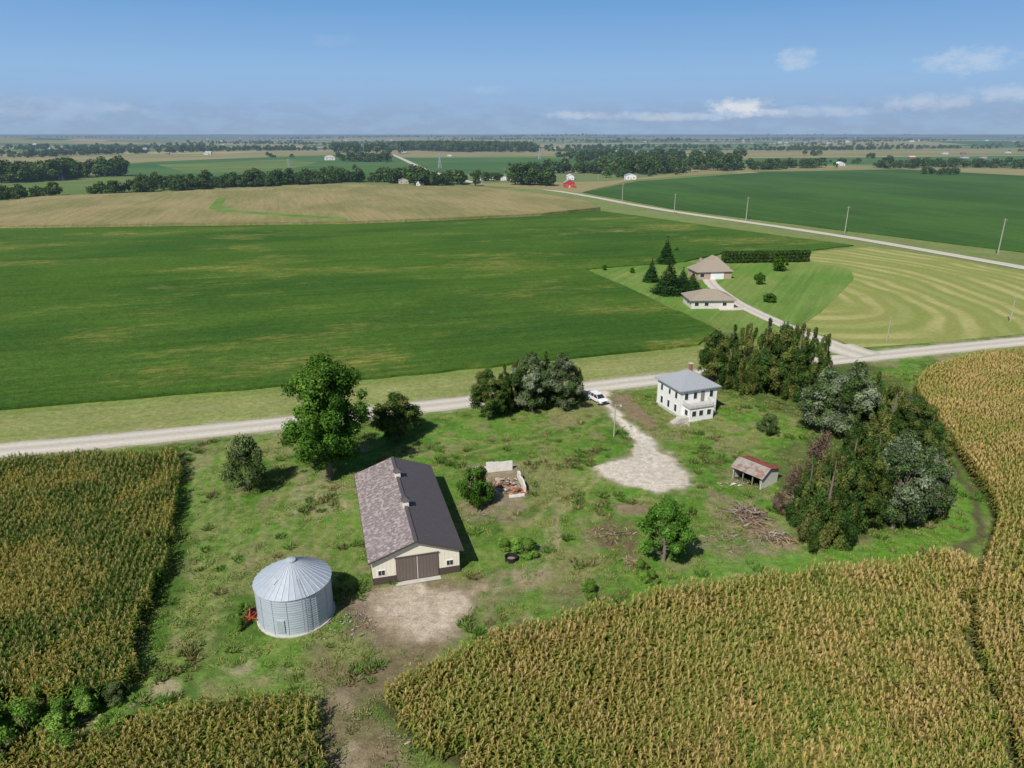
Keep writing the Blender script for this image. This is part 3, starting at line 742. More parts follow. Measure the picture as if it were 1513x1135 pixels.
for t_ in [('maple', 488, 704, 522, 142), ('cedarC', 585, 648, 578, 84), ('shrubB', 366, 726, 646, 72),
    ('cedarC', 722, 617, 543, 66), ('cedarA', 745, 608, 536, 50), ('cedarB', 762, 600, 526, 50), ('silverB', 785, 608, 520, 70), ('cedarA', 806, 600, 516, 52), ('silverB', 830, 603, 522, 68), ('cedarB', 850, 594, 538, 34),
    ('cedarC', 1054, 566, 486, 60), ('cedarA', 1076, 572, 476, 56), ('cedarB', 1098, 577, 470, 64), ('cedarA', 1124, 578, 466, 60), ('cedarC', 1148, 584, 474, 76), ('cedarB', 1172, 588, 468, 60), ('cedarA', 1192, 592, 480, 62), ('cedarB', 1212, 580, 486, 46),
    ('silverA', 1214, 640, 542, 78), ('silverB', 1252, 650, 534, 80), ('cedarA', 1285, 640, 546, 62), ('cedarB', 1312, 655, 562, 70), ('cedarC', 1345, 668, 586, 72), ('cedarA', 1365, 690, 606, 50), ('silverB', 1340, 636, 582, 44),
    ('cedarB', 1290, 700, 600, 84), ('cedarA', 1330, 705, 606, 70), ('cedarC', 1368, 722, 622, 64), ('cedarA', 1255, 690, 606, 56),
    ('cedarA', 1188, 778, 672, 66), ('cedarB', 1214, 806, 654, 82), ('cedarA', 1240, 800, 636, 84), ('cedarC', 1268, 786, 646, 76), ('silverA', 1318, 780, 636, 96), ('silverB', 1356, 775, 654, 76), ('cedarA', 1285, 745, 636, 76), ('cedarB', 1385, 768, 690, 40),
    ('dead', 1205, 712, 638, 60), ('dead', 1172, 735, 688, 46), ('dead', 1150, 760, 725, 34),
    ('broad', 980, 830, 738, 84), ('shrub', 702, 748, 686, 62), ('shrubB', 1133, 641, 612, 40), ('weeds', 775, 820, 796, 54), ('weeds', 745, 812, 796, 30),
    ('weeds', 40, 1095, 1040, 90), ('weeds', -10, 1110, 1045, 100), ('weeds', 95, 1075, 1038, 80), ('weeds', 130, 1050, 1018, 60), ('shrubB', 175, 1035, 1010, 46), ('weeds', 60, 1040, 1008, 70), ('weeds', 10, 1135, 1085, 90), ('weeds', 100, 1125, 1088, 80), ('weeds', -20, 1060, 1015, 80), ('weeds', 165, 1080, 1055, 50),
    ('weeds', 945, 845, 826, 30), ('weeds', 960, 862, 844, 34), ('weeds', 870, 878, 862, 36), ('weeds', 1020, 760, 748, 20),
    ('spruce', 984, 390, 349, 26), ('spruce', 962, 417, 381, 24), ('spruce', 988, 434, 384, 48), ('spruce', 1022, 432, 402, 30), ('spruce', 1008, 425, 395, 26),
    ('orn', 1151, 401, 377, 25), ('orn', 1122, 421, 402, 16), ('orn', 1137, 447, 433, 22), ('orn', 893, 400, 391, 8), ('orn', 934, 404, 395, 9), ('orn', 1118, 414, 405, 12), ('orn', 1000, 372, 366, 8)]:
    tree(*t_)

# arborvitae hedge behind the brick house
cen = []; a0 = P(1068, 389); a1 = P(1198, 387)
L = math.hypot(a1[0]-a0[0], a1[1]-a0[1]); kk = int(L/1.6)
for i in range(kk):
    u = i/kk
    for z in (1.0, 2.4, 3.8): cen.append((a0[0]+(a1[0]-a0[0])*u+random.uniform(-.2, .2), a0[1]+(a1[1]-a0[1])*u+random.uniform(-.3, .3), z))
cen = np.array(cen); rad = np.tile([1.15, 1.15, 1.2], (len(cen), 1)); rg = np.random.default_rng(8)
V, F, C = leafcloud(rg, cen, rad, np.tile([.05, .095, .028], (len(cen), 1))*rg.uniform(.7, 1.3, (len(cen), 1)), 16000, .25)
link(proto('arborvitae_hedge', V, F, C, [m_leaf]))

# distant tree masses
def far_proto(name, seed, palette, H=11, R=6):
    rng = np.random.default_rng(seed); cen = []; rad = []
    for i in range(11):
        a_ = rng.uniform(0, 6.28); u = rng.uniform(0, 1); rr_ = R*.6*math.sin(min(1, u*.8+.2)*math.pi)**.5
        cen.append((math.cos(a_)*rr_, math.sin(a_)*rr_, H*(.22+.62*u))); s = R*rng.uniform(.3, .45); rad.append((s, s, s*.9))
    cen = np.array(cen); rad = np.array(rad)
    tone = np.array(palette)[rng.integers(0, len(palette), 11)]*rng.uniform(.75, 1.25, (11, 1))
    V, F, C = leafcloud(rng, cen, rad, tone, 520, .75)
    b = MB(); b.tube([(0, 0, 0), (0, 0, H*.6)], [.35, .15], 5)
    Fl = [tuple(f) for f in F]+[tuple(i+len(V) for i in f) for f in b.f]
    C = np.vstack([C, np.tile([.1, .08, .06], (len(b.v), 1))]); V = np.vstack([V, np.array(b.v)])
    return proto(name, V, Fl, C, [m_leaf_far])
FP = [(.05, .10, .026), (.07, .125, .032), (.04, .08, .022), (.095, .13, .04)]
fps = [far_proto('distant_tree', i, FP) for i in (1, 2, 3, 4)]
def tline(name, pp, n, hpx, wid=12, hr=(.6, 1.35), gap=.25):
    pts = [P(a, b) for a, b in pp]; seg = [math.hypot(b[0]-a[0], b[1]-a[1]) for a, b in zip(pts[:-1], pts[1:])]
    cum = np.cumsum([0]+seg); tot_ = cum[-1]; out = []; sc = []
    hm = hpx*depth(sum(b for a, b in pp)/len(pp))/FPX/11.
    for i in range(n):
        u = random.random()*tot_; k_ = min(len(seg)-1, int(np.searchsorted(cum, u)-1)) if u > 0 else 0
        f_ = (u-cum[k_])/seg[k_]; gx = pts[k_][0]+(pts[k_+1][0]-pts[k_][0])*f_; gy = pts[k_][1]+(pts[k_+1][1]-pts[k_][1])*f_
        if vnoise(np.array([u/max(40., tot_*.06)]), np.array([len(TL)*5.3]))[0] < gap: continue
        gx += random.uniform(-1, 1)*wid; gy += random.uniform(-1, 1)*wid
        out.append((gx, gy, float(hill(gx, gy)))); s_ = hm*random.uniform(*hr); sc.append((s_*random.uniform(.8, 1.3), s_*random.uniform(.8, 1.3), s_))
    TL.append(1); TP.extend(out); TS.extend(sc)
TL = []; TP = []; TS = []
tline('a', [(-60, 272), (0, 270), (60, 266), (116, 260)], 130, 23, 28)
tline('a', [(150, 261), (188, 260)], 14, 22, 8, gap=0)
tline('a', [(-60, 298), (0, 294), (100, 288), (180, 286), (330, 277), (480, 271)], 190, 15, 14)
tline('a', [(200, 275), (330, 274)], 45, 14, 12)
tline('a', [(330, 276), (480, 270), (560, 268), (640, 272), (685, 274)], 140, 17, 18)
tline('a', [(610, 274), (680, 276)], 30, 22, 10)
tline('a', [(608, 221), (735, 224)], 260, 13, 130, (.9, 1.1), 0)
tline('a', [(762, 273), (805, 275)], 14, 24, 6, gap=0)
tline('a', [(700, 268), (760, 266)], 16, 12, 10)
tline('a', [(798, 256), (832, 256)], 16, 16, 14)
tline('a', [(850, 256), (885, 256)], 14, 13, 10)
tline('a', [(880, 254), (935, 256), (1045, 250)], 100, 18, 50)
tline('a', [(900, 236), (1000, 236)], 80, 13, 120)
tline('a', [(960, 258), (1000, 254)], 14, 18, 10)
tline('a', [(1070, 252), (1130, 250), (1210, 248)], 80, 12, 25)
tline('a', [(1312, 249), (1400, 247), (1513, 250), (1600, 252)], 80, 12, 25)
tline('a', [(1115, 223), (1340, 221)], 130, 6, 50)
tline('a', [(500, 226), (580, 228)], 30, 14, 25)
tline('a', [(505, 238), (575, 240)], 24, 12, 14)
tline('a', [(0, 234), (150, 228), (300, 224), (460, 222)], 200, 8, 60)
tline('a', [(0, 222), (300, 216)], 110, 6, 90)
tline('a', [(800, 222), (1100, 218)], 110, 6, 90)
for i in range(16):
    yb = random.uniform(226, 262); xc = random.uniform(-40, 1500); tline('a', [(xc, yb), (xc+random.uniform(10, 50), yb+random.uniform(-1, 1))], random.randint(4, 12), random.uniform(6, 11), 18, gap=0)
for i in range(40):
    yb = 201.5+ (i/40)**1.3*24; xc = random.uniform(-60, 1560); wd = random.uniform(40, 260)
    tline('a', [(xc, yb), (xc+wd, yb+random.uniform(-1, 1))], int(wd*.55), random.uniform(1.6, 3.2)*(1+(yb-203)/22), 30+ (227-yb)*9, (.5, 1.4), .42)
TPa = np.array(TP); print('FARTREES', len(TPa))
scatter('distant_trees', TPa, RNG.uniform(0, 6.28, len(TPa)), np.array(TS), fps)

# ------------------------------------------------------------------ BUILDINGS
m_white = mat('white_siding', (.76, .76, .74), .6, 0, 2.5, .12)
m_cream = mat('cream_metal_siding', (.74, .69, .56), .5, 0, 1.5, .08)
m_brown = mat('brown_metal', (.085, .066, .056), .5, 0, 2, .15)
m_glass = mat('window_glass', (.03, .035, .04), .12, 0, 1, .2, spec=.6)
m_conc = mat('concrete', (.50, .47, .42), .9, 0, 1.5, .25)
m_roofL = mat('sunlit_weathered_roof_metal', (.235, .195, .190), .5, .1, 3.5, .55, col2=(.40, .345, .34), patch=2.2)  # left slope: sun glare painted in as lighter brown, plus weathered mottling
m_roofR = mat('brown_roof_metal', (.105, .092, .094), .45, .1, 1.0, .15)
m_gshing = mat('gray_shingles', (.30, .32, .345), .85, 0, 5, .3)
m_tshing = mat('tan_shingles', (.30, .25, .20), .9, 0, 2, .25, haze=True)
m_brick = mat('tan_brick', (.40, .29, .23), .9, 0, 4, .25, haze=True)
m_rust = mat('rusty_corrugated_roof', (.36, .11, .075), .8, .1, 3, .45, col2=(.20, .08, .06), patch=1.2)
m_tinroof = mat('gray_tin_roof', (.34, .31, .29), .6, .2, 3, .35, col2=(.28, .17, .12), patch=1)
m_wood = mat('weathered_wood', (.24, .205, .17), .9, 0, 5, .3)
m_dark = mat('dark_interior', (.02, .018, .016), .95)
m_rubber = mat('rubber', (.02, .02, .02), .8)
m_galv = mat('galvanized_steel', (.47, .52, .58), .45, .2, 1.2, .14, spec=.5)
m_galv2 = mat('galvanized_roof_steel', (.46, .50, .55), .42, .3, 2, .2, spec=.5)
m_debris = col_mat('debris_material', 6, .3)

# machine shed
W, Ls, EH, RH = 10.3, 22.8, 3.4, 5.25
sa_ = math.radians(15.6)
sh = empty('machine_shed', (-16.25, 70.8, 0), sa_)
b = MB(); b.box(.0, W, 0, Ls, 0, EH)
b.add([(0, 0, EH), (W, 0, EH), (W/2, 0, RH)], [(0, 1, 2)]); b.add([(0, Ls, EH), (W, Ls, EH), (W/2, Ls, RH)], [(2, 1, 0)])
b.obj('walls', m_cream, sh)
b = MB()
for xa in np.arange(.23, W, .46):   # vertical panel ribs on the gable wall
    if 2.7 < xa < 7.8: continue
    b.box(xa-.015, xa+.015, -.02, 0, .95, EH)
b.obj('siding_ribs', m_cream, sh)
b = MB(); t = .035
b.box(-t, 2.72, -t, 0, 0, .95); b.box(7.75, W+t, -t, 0, 0, .95); b.box(-t, 0, 0, Ls, 0, .95); b.box(W, W+t, 0, Ls, 0, .95); b.box(0, W, Ls, Ls+t, 0, .95)
b.obj('wainscot', m_brown, sh)
b = MB(); b.box(2.78, 5.20, -.10, -.04, .05, 3.15); b.box(5.26, 7.68, -.10, -.04, .05, 3.15); b.obj('sliding_doors', mat('brown_door_metal', (.15, .12, .105), .5, 0, 2, .12), sh)
b = MB(); b.box(5.20, 5.26, -.12, -.04, .05, 3.15); b.obj('door_center_trim', m_cream, sh)
b = MB(); b.box(2.72, 2.78, -.12, 0, 0, 3.2); b.box(7.68, 7.74, -.12, 0, 0, 3.2); b.box(2.6, 7.86, -.16, -.001, 3.2, 3.32)
for xa in np.arange(3.1, 7.6, .4): b.box(xa-.012, xa+.012, -.112, -.10, .1, 3.1)
b.obj('door_trim', m_brown, sh)
b = MB(); b2 = MB()
for xa in (.55, 8.65):
    b.box(xa, xa+.95, -.05, 0, 1.15, 1.95); b2.box(xa+.10, xa+.45, -.07, -.05, 1.25, 1.85); b2.box(xa+.50, xa+.85, -.07, -.05, 1.25, 1.85)
b.obj('window_frames', m_white, sh); b2.obj('window_glass', m_glass, sh)
oh = .45; sl = (RH-EH)/(W/2); ze = EH-oh*sl+.06; zr = RH+.10
b = MB(); b.slabpoly([(-oh, -oh, ze), (W/2, -oh, zr), (W/2, Ls+oh, zr), (-oh, Ls+oh, ze)], .07); b.obj('roof_left', m_roofL, sh)
b = MB(); b.slabpoly([(W/2+.004, -oh, zr), (W+oh, -oh, ze), (W+oh, Ls+oh, ze), (W/2+.004, Ls+oh, zr)], .07); b.obj('roof_right', m_roofR, sh)
for side, mm, nm in ((0, m_roofL, 'roof_ribs_left'), (1, m_roofR, 'roof_ribs_right')):
    b = MB()
    for yb_ in np.arange(-oh+.2, Ls+oh, .6):
        xA = -oh if side == 0 else W+oh
        b.slabpoly([(xA, yb_, ze+.045), (W/2, yb_, zr+.045), (W/2, yb_+.06, zr+.045), (xA, yb_+.06, ze+.045)], .04)
    b.obj(nm, mm, sh)
b = MB(); b.box(W/2-.22, W/2+.22, -oh-.02, Ls+oh+.02, zr-.03, zr+.07); b.obj('ridge_cap', m_roofR, sh)
b = MB()
for s0, s1 in (((-oh, ze), (W/2, zr)), ((W+oh, ze), (W/2, zr))):
    for yb_ in (-oh-.04, Ls+oh):
        b.add([(s0[0], yb_, s0[1]+.03), (s1[0], yb_, s1[1]+.03), (s1[0], yb_, s1[1]-.2), (s0[0], yb_, s0[1]-.2), (s0[0], yb_+.035, s0[1]+.03), (s1[0], yb_+.035, s1[1]+.03), (s1[0], yb_+.035, s1[1]-.2), (s0[0], yb_+.035, s0[1]-.2)],
              [(0, 1, 2, 3), (7, 6, 5, 4), (0, 4, 5, 1), (3, 2, 6, 7), (0, 3, 7, 4)])
b.box(-oh-.03, -oh+.0, -oh, Ls+oh, ze-.2, ze+.02); b.box(W+oh, W+oh+.03, -oh, Ls+oh, ze-.2, ze+.02)
b.obj('fascia', m_brown, sh)
for i, yb_ in enumerate((8.5, 17.)):
    b = MB(); b.box(W/2-.38, W/2+.38, yb_-.38, yb_+.38, zr-.2, zr+.75); b.obj('cupola_body_%d' % i, m_cream, sh)
    b = MB()
    c4 = [(W/2-.55, yb_-.55, zr+.75), (W/2+.55, yb_-.55, zr+.75), (W/2+.55, yb_+.55, zr+.75), (W/2-.55, yb_+.55, zr+.75), (W/2, yb_, zr+1.2)]
    b.add(c4, [(0, 1, 4), (1, 2, 4), (2, 3, 4), (3, 0, 4), (3, 2, 1, 0)]); b.tube([(W/2, yb_, zr+1.15), (W/2, yb_, zr+1.6)], [.03, .01], 5); b.obj('cupola_roof_%d' % i, m_roofR, sh)
b = MB(); b.box(2.6, 7.9, -.9, -.2, .03, .08); b.obj('door_apron', m_conc, sh)

# grain bin
gb = empty('grain_bin', (-23.8, 65.7, 0)); R_, EHb, AH = 3.98, 4.6, 6.7
b = MB(); b.tube([(0, 0, 0), (0, 0, .15)], [R_+.2]*2, 48); b.obj('concrete_pad', m_conc, gb)
nz = 64; n = 64; vs = []; fs = []
for i in range(nz+1):
    z = .15+(EHb-.15)*i/nz
    for k_ in range(n):
        a_ = 2*math.pi*k_/n; r_ = R_+.018*math.sin(i*math.pi/2+.3)
        vs.append((r_*math.cos(a_), r_*math.sin(a_), z))
for i in range(nz):
    for k_ in range(n): fs.append((i*n+k_, i*n+(k_+1) % n, (i+1)*n+(k_+1) % n, (i+1)*n+k_))
b = MB(); b.add(vs, fs); b.obj('corrugated_wall', m_galv, gb, smooth=True)
b = MB()
for k_ in range(16):
    a_ = 2*math.pi*k_/16+.1; b.obox(((R_+.04)*math.cos(a_), (R_+.04)*math.sin(a_), EHb/2+.1), (.03, .045, EHb-.3), (0, 0, a_))
b.obj('stiffeners', m_galv, gb)
b = MB()
for z in np.arange(1.0, EHb, .92): b.tube([(0, 0, z-.012), (0, 0, z+.012)], [R_+.028]*2, 64, cap=False)
b.obj('ring_seams', mat('seam_steel', (.42, .46, .50), .6, .3), gb)
b = MB(); n = 36; ring = [((R_+.15)*math.cos(2*math.pi*k_/n), (R_+.15)*math.sin(2*math.pi*k_/n), EHb-.05) for k_ in range(n)]
top = [(.5*math.cos(2*math.pi*k_/n), .5*math.sin(2*math.pi*k_/n), AH) for k_ in range(n)]
b.add(ring+top, [(k_, (k_+1) % n, n+(k_+1) % n, n+k_) for k_ in range(n)]); b.obj('cone_roof', m_galv2, gb)
b = MB()
for k_ in range(n):
    a_ = 2*math.pi*k_/n; c_, s_ = math.cos(a_), math.sin(a_); b.tube([((R_+.15)*c_, (R_+.15)*s_, EHb-.02), (.5*c_, .5*s_, AH+.03)], [.035, .025], 4)
b.obj('roof_ribs', m_galv, gb)
b = MB(); b.tube([(0, 0, AH-.05), (0, 0, AH+.2), (0, 0, AH+.32)], [.55, .55, .12], 20); b.obj('roof_cap', m_galv, gb)
b = MB()
la = math.radians(-58)
for s_ in (-.2, .2):
    a2 = la+s_/R_; c_, sn = math.cos(a2), math.sin(a2)
    b.tube([((R_+.2)*c_, (R_+.2)*sn, .3), ((R_+.2)*c_, (R_+.2)*sn, EHb), (R_*.55*c_, R_*.55*sn, EHb+(AH-EHb)*.45+.25)], [.025]*3, 5)
for z in np.arange(.5, EHb, .3):
    b.tube([((R_+.2)*math.cos(la-.2/R_), (R_+.2)*math.sin(la-.2/R_), z), ((R_+.2)*math.cos(la+.2/R_), (R_+.2)*math.sin(la+.2/R_), z)], [.018]*2, 4)
b.obj('ladder', m_galv2, gb)
b = MB(); da = math.radians(-95); b.obox(((R_+.06)*math.cos(da), (R_+.06)*math.sin(da), 1.35), (.1, .8, 1.5), (0, 0, da)); b.obj('access_door', m_galv2, gb)
b = MB(); ha = math.radians(-120); b.obox((R_*.62*math.cos(ha), R_*.62*math.sin(ha), EHb+(AH-EHb)*.42+.1), (.6, .6, .12), (0, math.radians(27), ha)); b.obj('roof_hatch', m_galv, gb)

# generic hip/gable building
def building(name, loc, ang, w, l, h, rh, mw, mr, hip=False, oh=.5, wins=(), door=None, found=0., z0=0.):
    e = empty(name, (loc[0], loc[1], z0), ang)
    b = MB(); b.box(0, w, 0, l, found, h)
    if not hip:
        b.add([(0, 0, h), (w, 0, h), (w/2, 0, rh)], [(0, 1, 2)]); b.add([(0, l, h), (w, l, h), (w/2, l, rh)], [(2, 1, 0)])
    b.obj('walls', mw, e)
    b = MB()
    if hip:
        m_ = min(w, l)/2; ins = m_+oh
        if l >= w: r0, r1 = (w/2, -oh+ins), (w/2, l+oh-ins)
        else: r0, r1 = (-oh+ins, l/2), (w+oh-ins, l/2)
        r0 = (*r0, rh); r1 = (*r1, rh) if abs(l-w) > .01 else (r0[0]+.01, r0[1]+.01, rh)
        c_ = [(-oh, -oh, h), (w+oh, -oh, h), (w+oh, l+oh, h), (-oh, l+oh, h)]; low = [(a_[0], a_[1], h-.18) for a_ in c_]
        if l >= w: fs = [(0, 1, 4), (1, 2, 5, 4), (2, 3, 5), (3, 0, 4, 5)]
        else: fs = [(0, 1, 5, 4), (1, 2, 5), (2, 3, 4, 5), (3, 0, 4)]
        b.add(c_+[r0, r1]+low, fs+[(0, 6, 7, 1), (1, 7, 8, 2), (2, 8, 9, 3), (3, 9, 6, 0), (9, 8, 7, 6)])
    else:
        s_ = (rh-h)/(w/2); zz0 = h-oh*s_+.08
        b.slabpoly([(-oh, -oh, zz0), (w/2, -oh, rh+.1), (w/2, l+oh, rh+.1), (-oh, l+oh, zz0)], .1)
        b.slabpoly([(w/2+.003, -oh, rh+.1), (w+oh, -oh, zz0), (w+oh, l+oh, zz0), (w/2+.003, l+oh, rh+.1)], .1)
    b.obj('roof', mr, e)
    if wins:
        f_ = MB(); g = MB()
        for side, u, z, ww, hh in wins:
            if side == 'f': f_.box(u-.1, u+ww+.1, -.05, 0, z-.1, z+hh+.1); g.box(u, u+ww, -.07, -.05, z, z+hh)
            if side == 'l': f_.box(-.05, 0, u-.1, u+ww+.1, z-.1, z+hh+.1); g.box(-.07, -.05, u, u+ww, z, z+hh)
            if side == 'r': f_.box(w, w+.05, u-.1, u+ww+.1, z-.1, z+hh+.1); g.box(w+.05, w+.07, u, u+ww, z, z+hh)
        f_.obj('window_frames', m_white, e); g.obj('window_glass', m_glass, e)
    if door:
        b = MB(); b.box(door[0], door[0]+door[1], -.06, 0, .05, door[2]); b.obj('door', door[3], e)
    return e

# white farmhouse
hl = P(1003, 618)
hs = building('white_farmhouse', hl, math.radians(20), 7.9, 8.0, 5.5, 7.9, m_white, m_gshing, True, .55,
    wins=[('f', .9, 3.5, .7, 1.2), ('f', 2.8, 3.5, .7, 1.2), ('f', 6.3, 3.5, .7, 1.2), ('f', 6.7, 1.0, .7, 1.2),
          ('l', 1.0, 3.5, .7, 1.2), ('l', 3.3, 3.6, .6, 1.0), ('l', 6.0, 3.5, .7, 1.2), ('l', 1.0, .95, .7, 1.3), ('l', 5.8, .95, .7, 1.3), ('l', 3.4, .95, .7, 1.3), ('r', 2, 3.5, .8, 1.3), ('r', 5, 1.1, .8, 1.3)])
b = MB(); b.box(-.06, 7.96, -.06, 8.06, -.1, .5); b.obj('foundation', m_conc, hs)
# front enclosed porch with roof deck
b = MB(); b.box(.7, 5.8, -2.3, -.003, 0, 2.6); b.obj('porch_walls', m_white, hs)
b = MB(); b.box(.5, 6.0, -2.5, -.01, 2.6, 2.77); b.obj('deck_floor', mat('deck_boards', (.42, .40, .37), .9), hs)
b = MB(); g = MB()
for u in (1.2, 2.7, 4.4): b.box(u-.08, u+.88, -2.35, -2.3, .95, 2.1); g.box(u, u+.8, -2.37, -2.35, 1.03, 2.02)
b.box(.65, .7, -1.8, -.7, .95, 2.1); g.box(.63, .65, -1.7, -.8, 1.03, 2.02)
b.obj('porch_window_frames', m_white, hs); g.obj('porch_window_glass', m_glass, hs)
b = MB()
for u in np.arange(.6, 6.0, .28): b.box(u-.02, u+.02, -2.46, -2.42, 2.8, 3.6)
for v in np.arange(-2.4, -.1, .28): b.box(.58, .62, v-.02, v+.02, 2.8, 3.6); b.box(5.88, 5.92, v-.02, v+.02, 2.8, 3.6)
b.box(.55, 5.96, -2.48, -2.40, 3.6, 3.67); b.box(.55, .64, -2.40, -.02, 3.6, 3.67); b.box(5.87, 5.96, -2.40, -.02, 3.6, 3.67)
b.obj('deck_railing', m_white, hs)
b = MB(); b.box(4.4, 5.2, -.05, 0, 2.8, 4.8); b.obj('upper_door', m_wood, hs)
b = MB(); b.box(4.6, 5.2, 4.4, 5.0, 6.7, 8.7); b.obj('chimney', mat('red_brick', (.30, .14, .10), .9, 0, 6, .3), hs)
b = MB(); b.box(4.5, 5.3, 4.3, 5.1, 8.7, 8.82); b.obj('chimney_cap', m_conc, hs)
b = MB()
for i in range(5): b.box(-1.4-i*.3, -1.1-i*.3, -2.2, -1.1, 0, .85-i*.17)
b.box(-1.1, .69, -2.2, -1.1, 0, .9); b.obj('side_steps', m_conc, hs)
b = MB(); b.box(7.903, 9.3, 2.5, 6.6, 0, 2.6); b.obj('side_wing_walls', m_white, hs)
b = MB(); b.slabpoly([(7.9, 2.2, 3.4), (9.6, 2.2, 2.6), (9.6, 6.9, 2.6), (7.9, 6.9, 3.4)], .1); b.obj('side_wing_roof', m_gshing, hs)
b = MB()   # corner boards
for cx, cy in ((-.03, -.03), (7.78, -.03)): b.box(cx, cx+.15, cy, cy+.03, .52, 5.3)
b.box(-.03, 0, 0, .12, .52, 5.3); b.obj('corner_boards', m_white, hs)

# rusty-roofed open shed
rs = empty('rusty_roof_shed', (33.9, 98.3, 0), math.radians(-52)); w_, l_ = 4.9, 4.4
b = MB(); b.box(0, .1, 0, l_, 0, 2.1); b.box(w_-.1, w_, 0, l_, 0, 2.1); b.box(.1, w_-.1, l_-.1, l_, 0, 2.1)
b.add([(0, 0, 2.1), (0, l_, 2.1), (0, l_*.36, 3.1), (.1, 0, 2.1), (.1, l_, 2.1), (.1, l_*.36, 3.1)], [(0, 2, 1), (3, 4, 5)])
b.add([(w_, 0, 2.1), (w_, l_, 2.1), (w_, l_*.36, 3.1), (w_-.1, 0, 2.1), (w_-.1, l_, 2.1), (w_-.1, l_*.36, 3.1)], [(0, 1, 2), (3, 5, 4)])
b.box(.1, w_-.1, 0, .08, 1.75, 2.1)
b.obj('walls', mat('peeling_white_boards', (.62, .60, .56), .85, 0, 3, .3), rs)
b = MB()
for u in (.15, 1.75, 3.4, w_-.2): b.box(u-.07, u+.07, -.02, .12, 0, 1.75)
b.obj('posts', m_wood, rs)
b = MB(); b.box(.1, w_-.1, .3, l_-.12, .02, .05); b.obj('floor', m_dark, rs)
b = MB(); b.slabpoly([(-.35, -.4, 1.98), (w_+.35, -.4, 1.98), (w_+.35, l_*.36, 3.18), (-.35, l_*.36, 3.18)], .05)
for u in np.arange(-.3, w_+.3, .3): b.slabpoly([(u, -.4, 2.01), (u+.08, -.4, 2.01), (u+.08, l_*.36, 3.21), (u, l_*.36, 3.21)], .03)
b.obj('front_roof', m_tinroof, rs)
b = MB(); b.slabpoly([(-.35, l_*.36+.003, 3.18), (w_+.35, l_*.36+.003, 3.18), (w_+.35, l_+.4, 2.3), (-.35, l_+.4, 2.3)], .05)
for u in np.arange(-.3, w_+.3, .3): b.slabpoly([(u, l_*.36+.01, 3.21), (u+.08, l_*.36+.01, 3.21), (u+.08, l_+.4, 2.33), (u, l_+.4, 2.33)], .03)
b.obj('back_roof', m_rust, rs)

# brick ranch house + garage
e = building('brick_house', P(1030, 414), math.radians(8), 13, 9, 3.0, 6.2, m_brick, m_tshing, True, .6, wins=[('f', 1, 1, 1.6, 1.3), ('l', 2, 1, 1.5, 1.3)], door=(5, 5, 2.6, m_white))
b = MB(); b.box(7, 14.5, 9.1, 17, 0, 2.9); b.obj('wing_walls', m_brick, e)
b = MB(); b.add([(6.4, 6, 2.95), (15.1, 6, 2.95), (15.1, 17.6, 2.95), (6.4, 17.6, 2.95), (10.75, 9, 6.8), (10.75, 13.4, 6.8)], [(0, 1, 4), (1, 2, 5, 4), (2, 3, 5), (3, 0, 4, 5)]); b.obj('wing_roof', m_tshing, e)
b = MB(); b.box(3, 3.7, 6, 6.7, 4, 6.9); b.obj('chimney', m_brick, e)
e = building('garage_building', P(1021, 457), math.radians(2), 13.0, 9.5, 2.8, 5.2, mat('light_siding', (.60, .57, .52), .7, haze=True), m_tshing, True, .7, wins=[('f', 1, 1, 1.2, 1), ('f', 4, 1, 1.2, 1), ('l', 3, 1, 1.2, 1), ('f', 9.5, 1, 1.2, 1)])

# distant farmsteads
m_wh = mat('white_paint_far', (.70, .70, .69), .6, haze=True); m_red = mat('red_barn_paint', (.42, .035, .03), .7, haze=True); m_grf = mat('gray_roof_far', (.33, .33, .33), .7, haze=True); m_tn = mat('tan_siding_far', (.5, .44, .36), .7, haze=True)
for nm, px_, py_, w, l, h, rh, mw, mr, hp in [
    ('distant_farmhouse', 480, 237, 20, 12, 6, 9, m_wh, m_tn, True), ('distant_farmhouse', 542, 238, 15, 12, 5, 8, m_wh, m_grf, False),
    ('red_barn', 834, 278, 10, 13, 5, 8, m_red, m_grf, False), ('white_outbuilding', 838, 266, 8, 14, 4, 6, m_wh, m_wh, False),
    ('distant_farmhouse', 925, 266, 12, 9, 5, 7, m_wh, m_grf, False), ('white_outbuilding', 706, 268, 8, 9, 3.5, 5, m_wh, m_wh, False), ('white_outbuilding', 722, 266, 12, 8, 3, 5, m_wh, m_grf, False),
    ('white_outbuilding', 740, 267, 9, 8, 3, 5, m_wh, m_wh, False), ('white_outbuilding', 754, 268, 8, 8, 3.5, 5, m_tn, m_grf, False), ('distant_farmhouse', 770, 262, 12, 9, 4, 7, m_wh, m_grf, False),
    ('distant_farmhouse', 590, 272, 10, 8, 4, 6, m_tn, m_grf, False), ('distant_farmhouse', 615, 275, 8, 8, 4, 6, m_wh, m_grf, False), ('distant_barn', 1238, 246, 14, 10, 4, 7, m_wh, m_wh, False),
    ('distant_barn', 1065, 240, 14, 12, 5, 8, m_wh, m_grf, False)]:
    building(nm, P(px_, py_), ROADANG*random.choice((1, .4, 0)), w, l, h, rh, mw, mr, hp, .4, wins=[('f', w*.15, h*.35, w*.12, h*.25), ('f', w*.7, h*.35, w*.12, h*.25), ('l', l*.3, h*.35, l*.15, h*.25)], door=(w*.42, w*.15, h*.5, m_tn))
b = MB(); rr = random.Random(4)
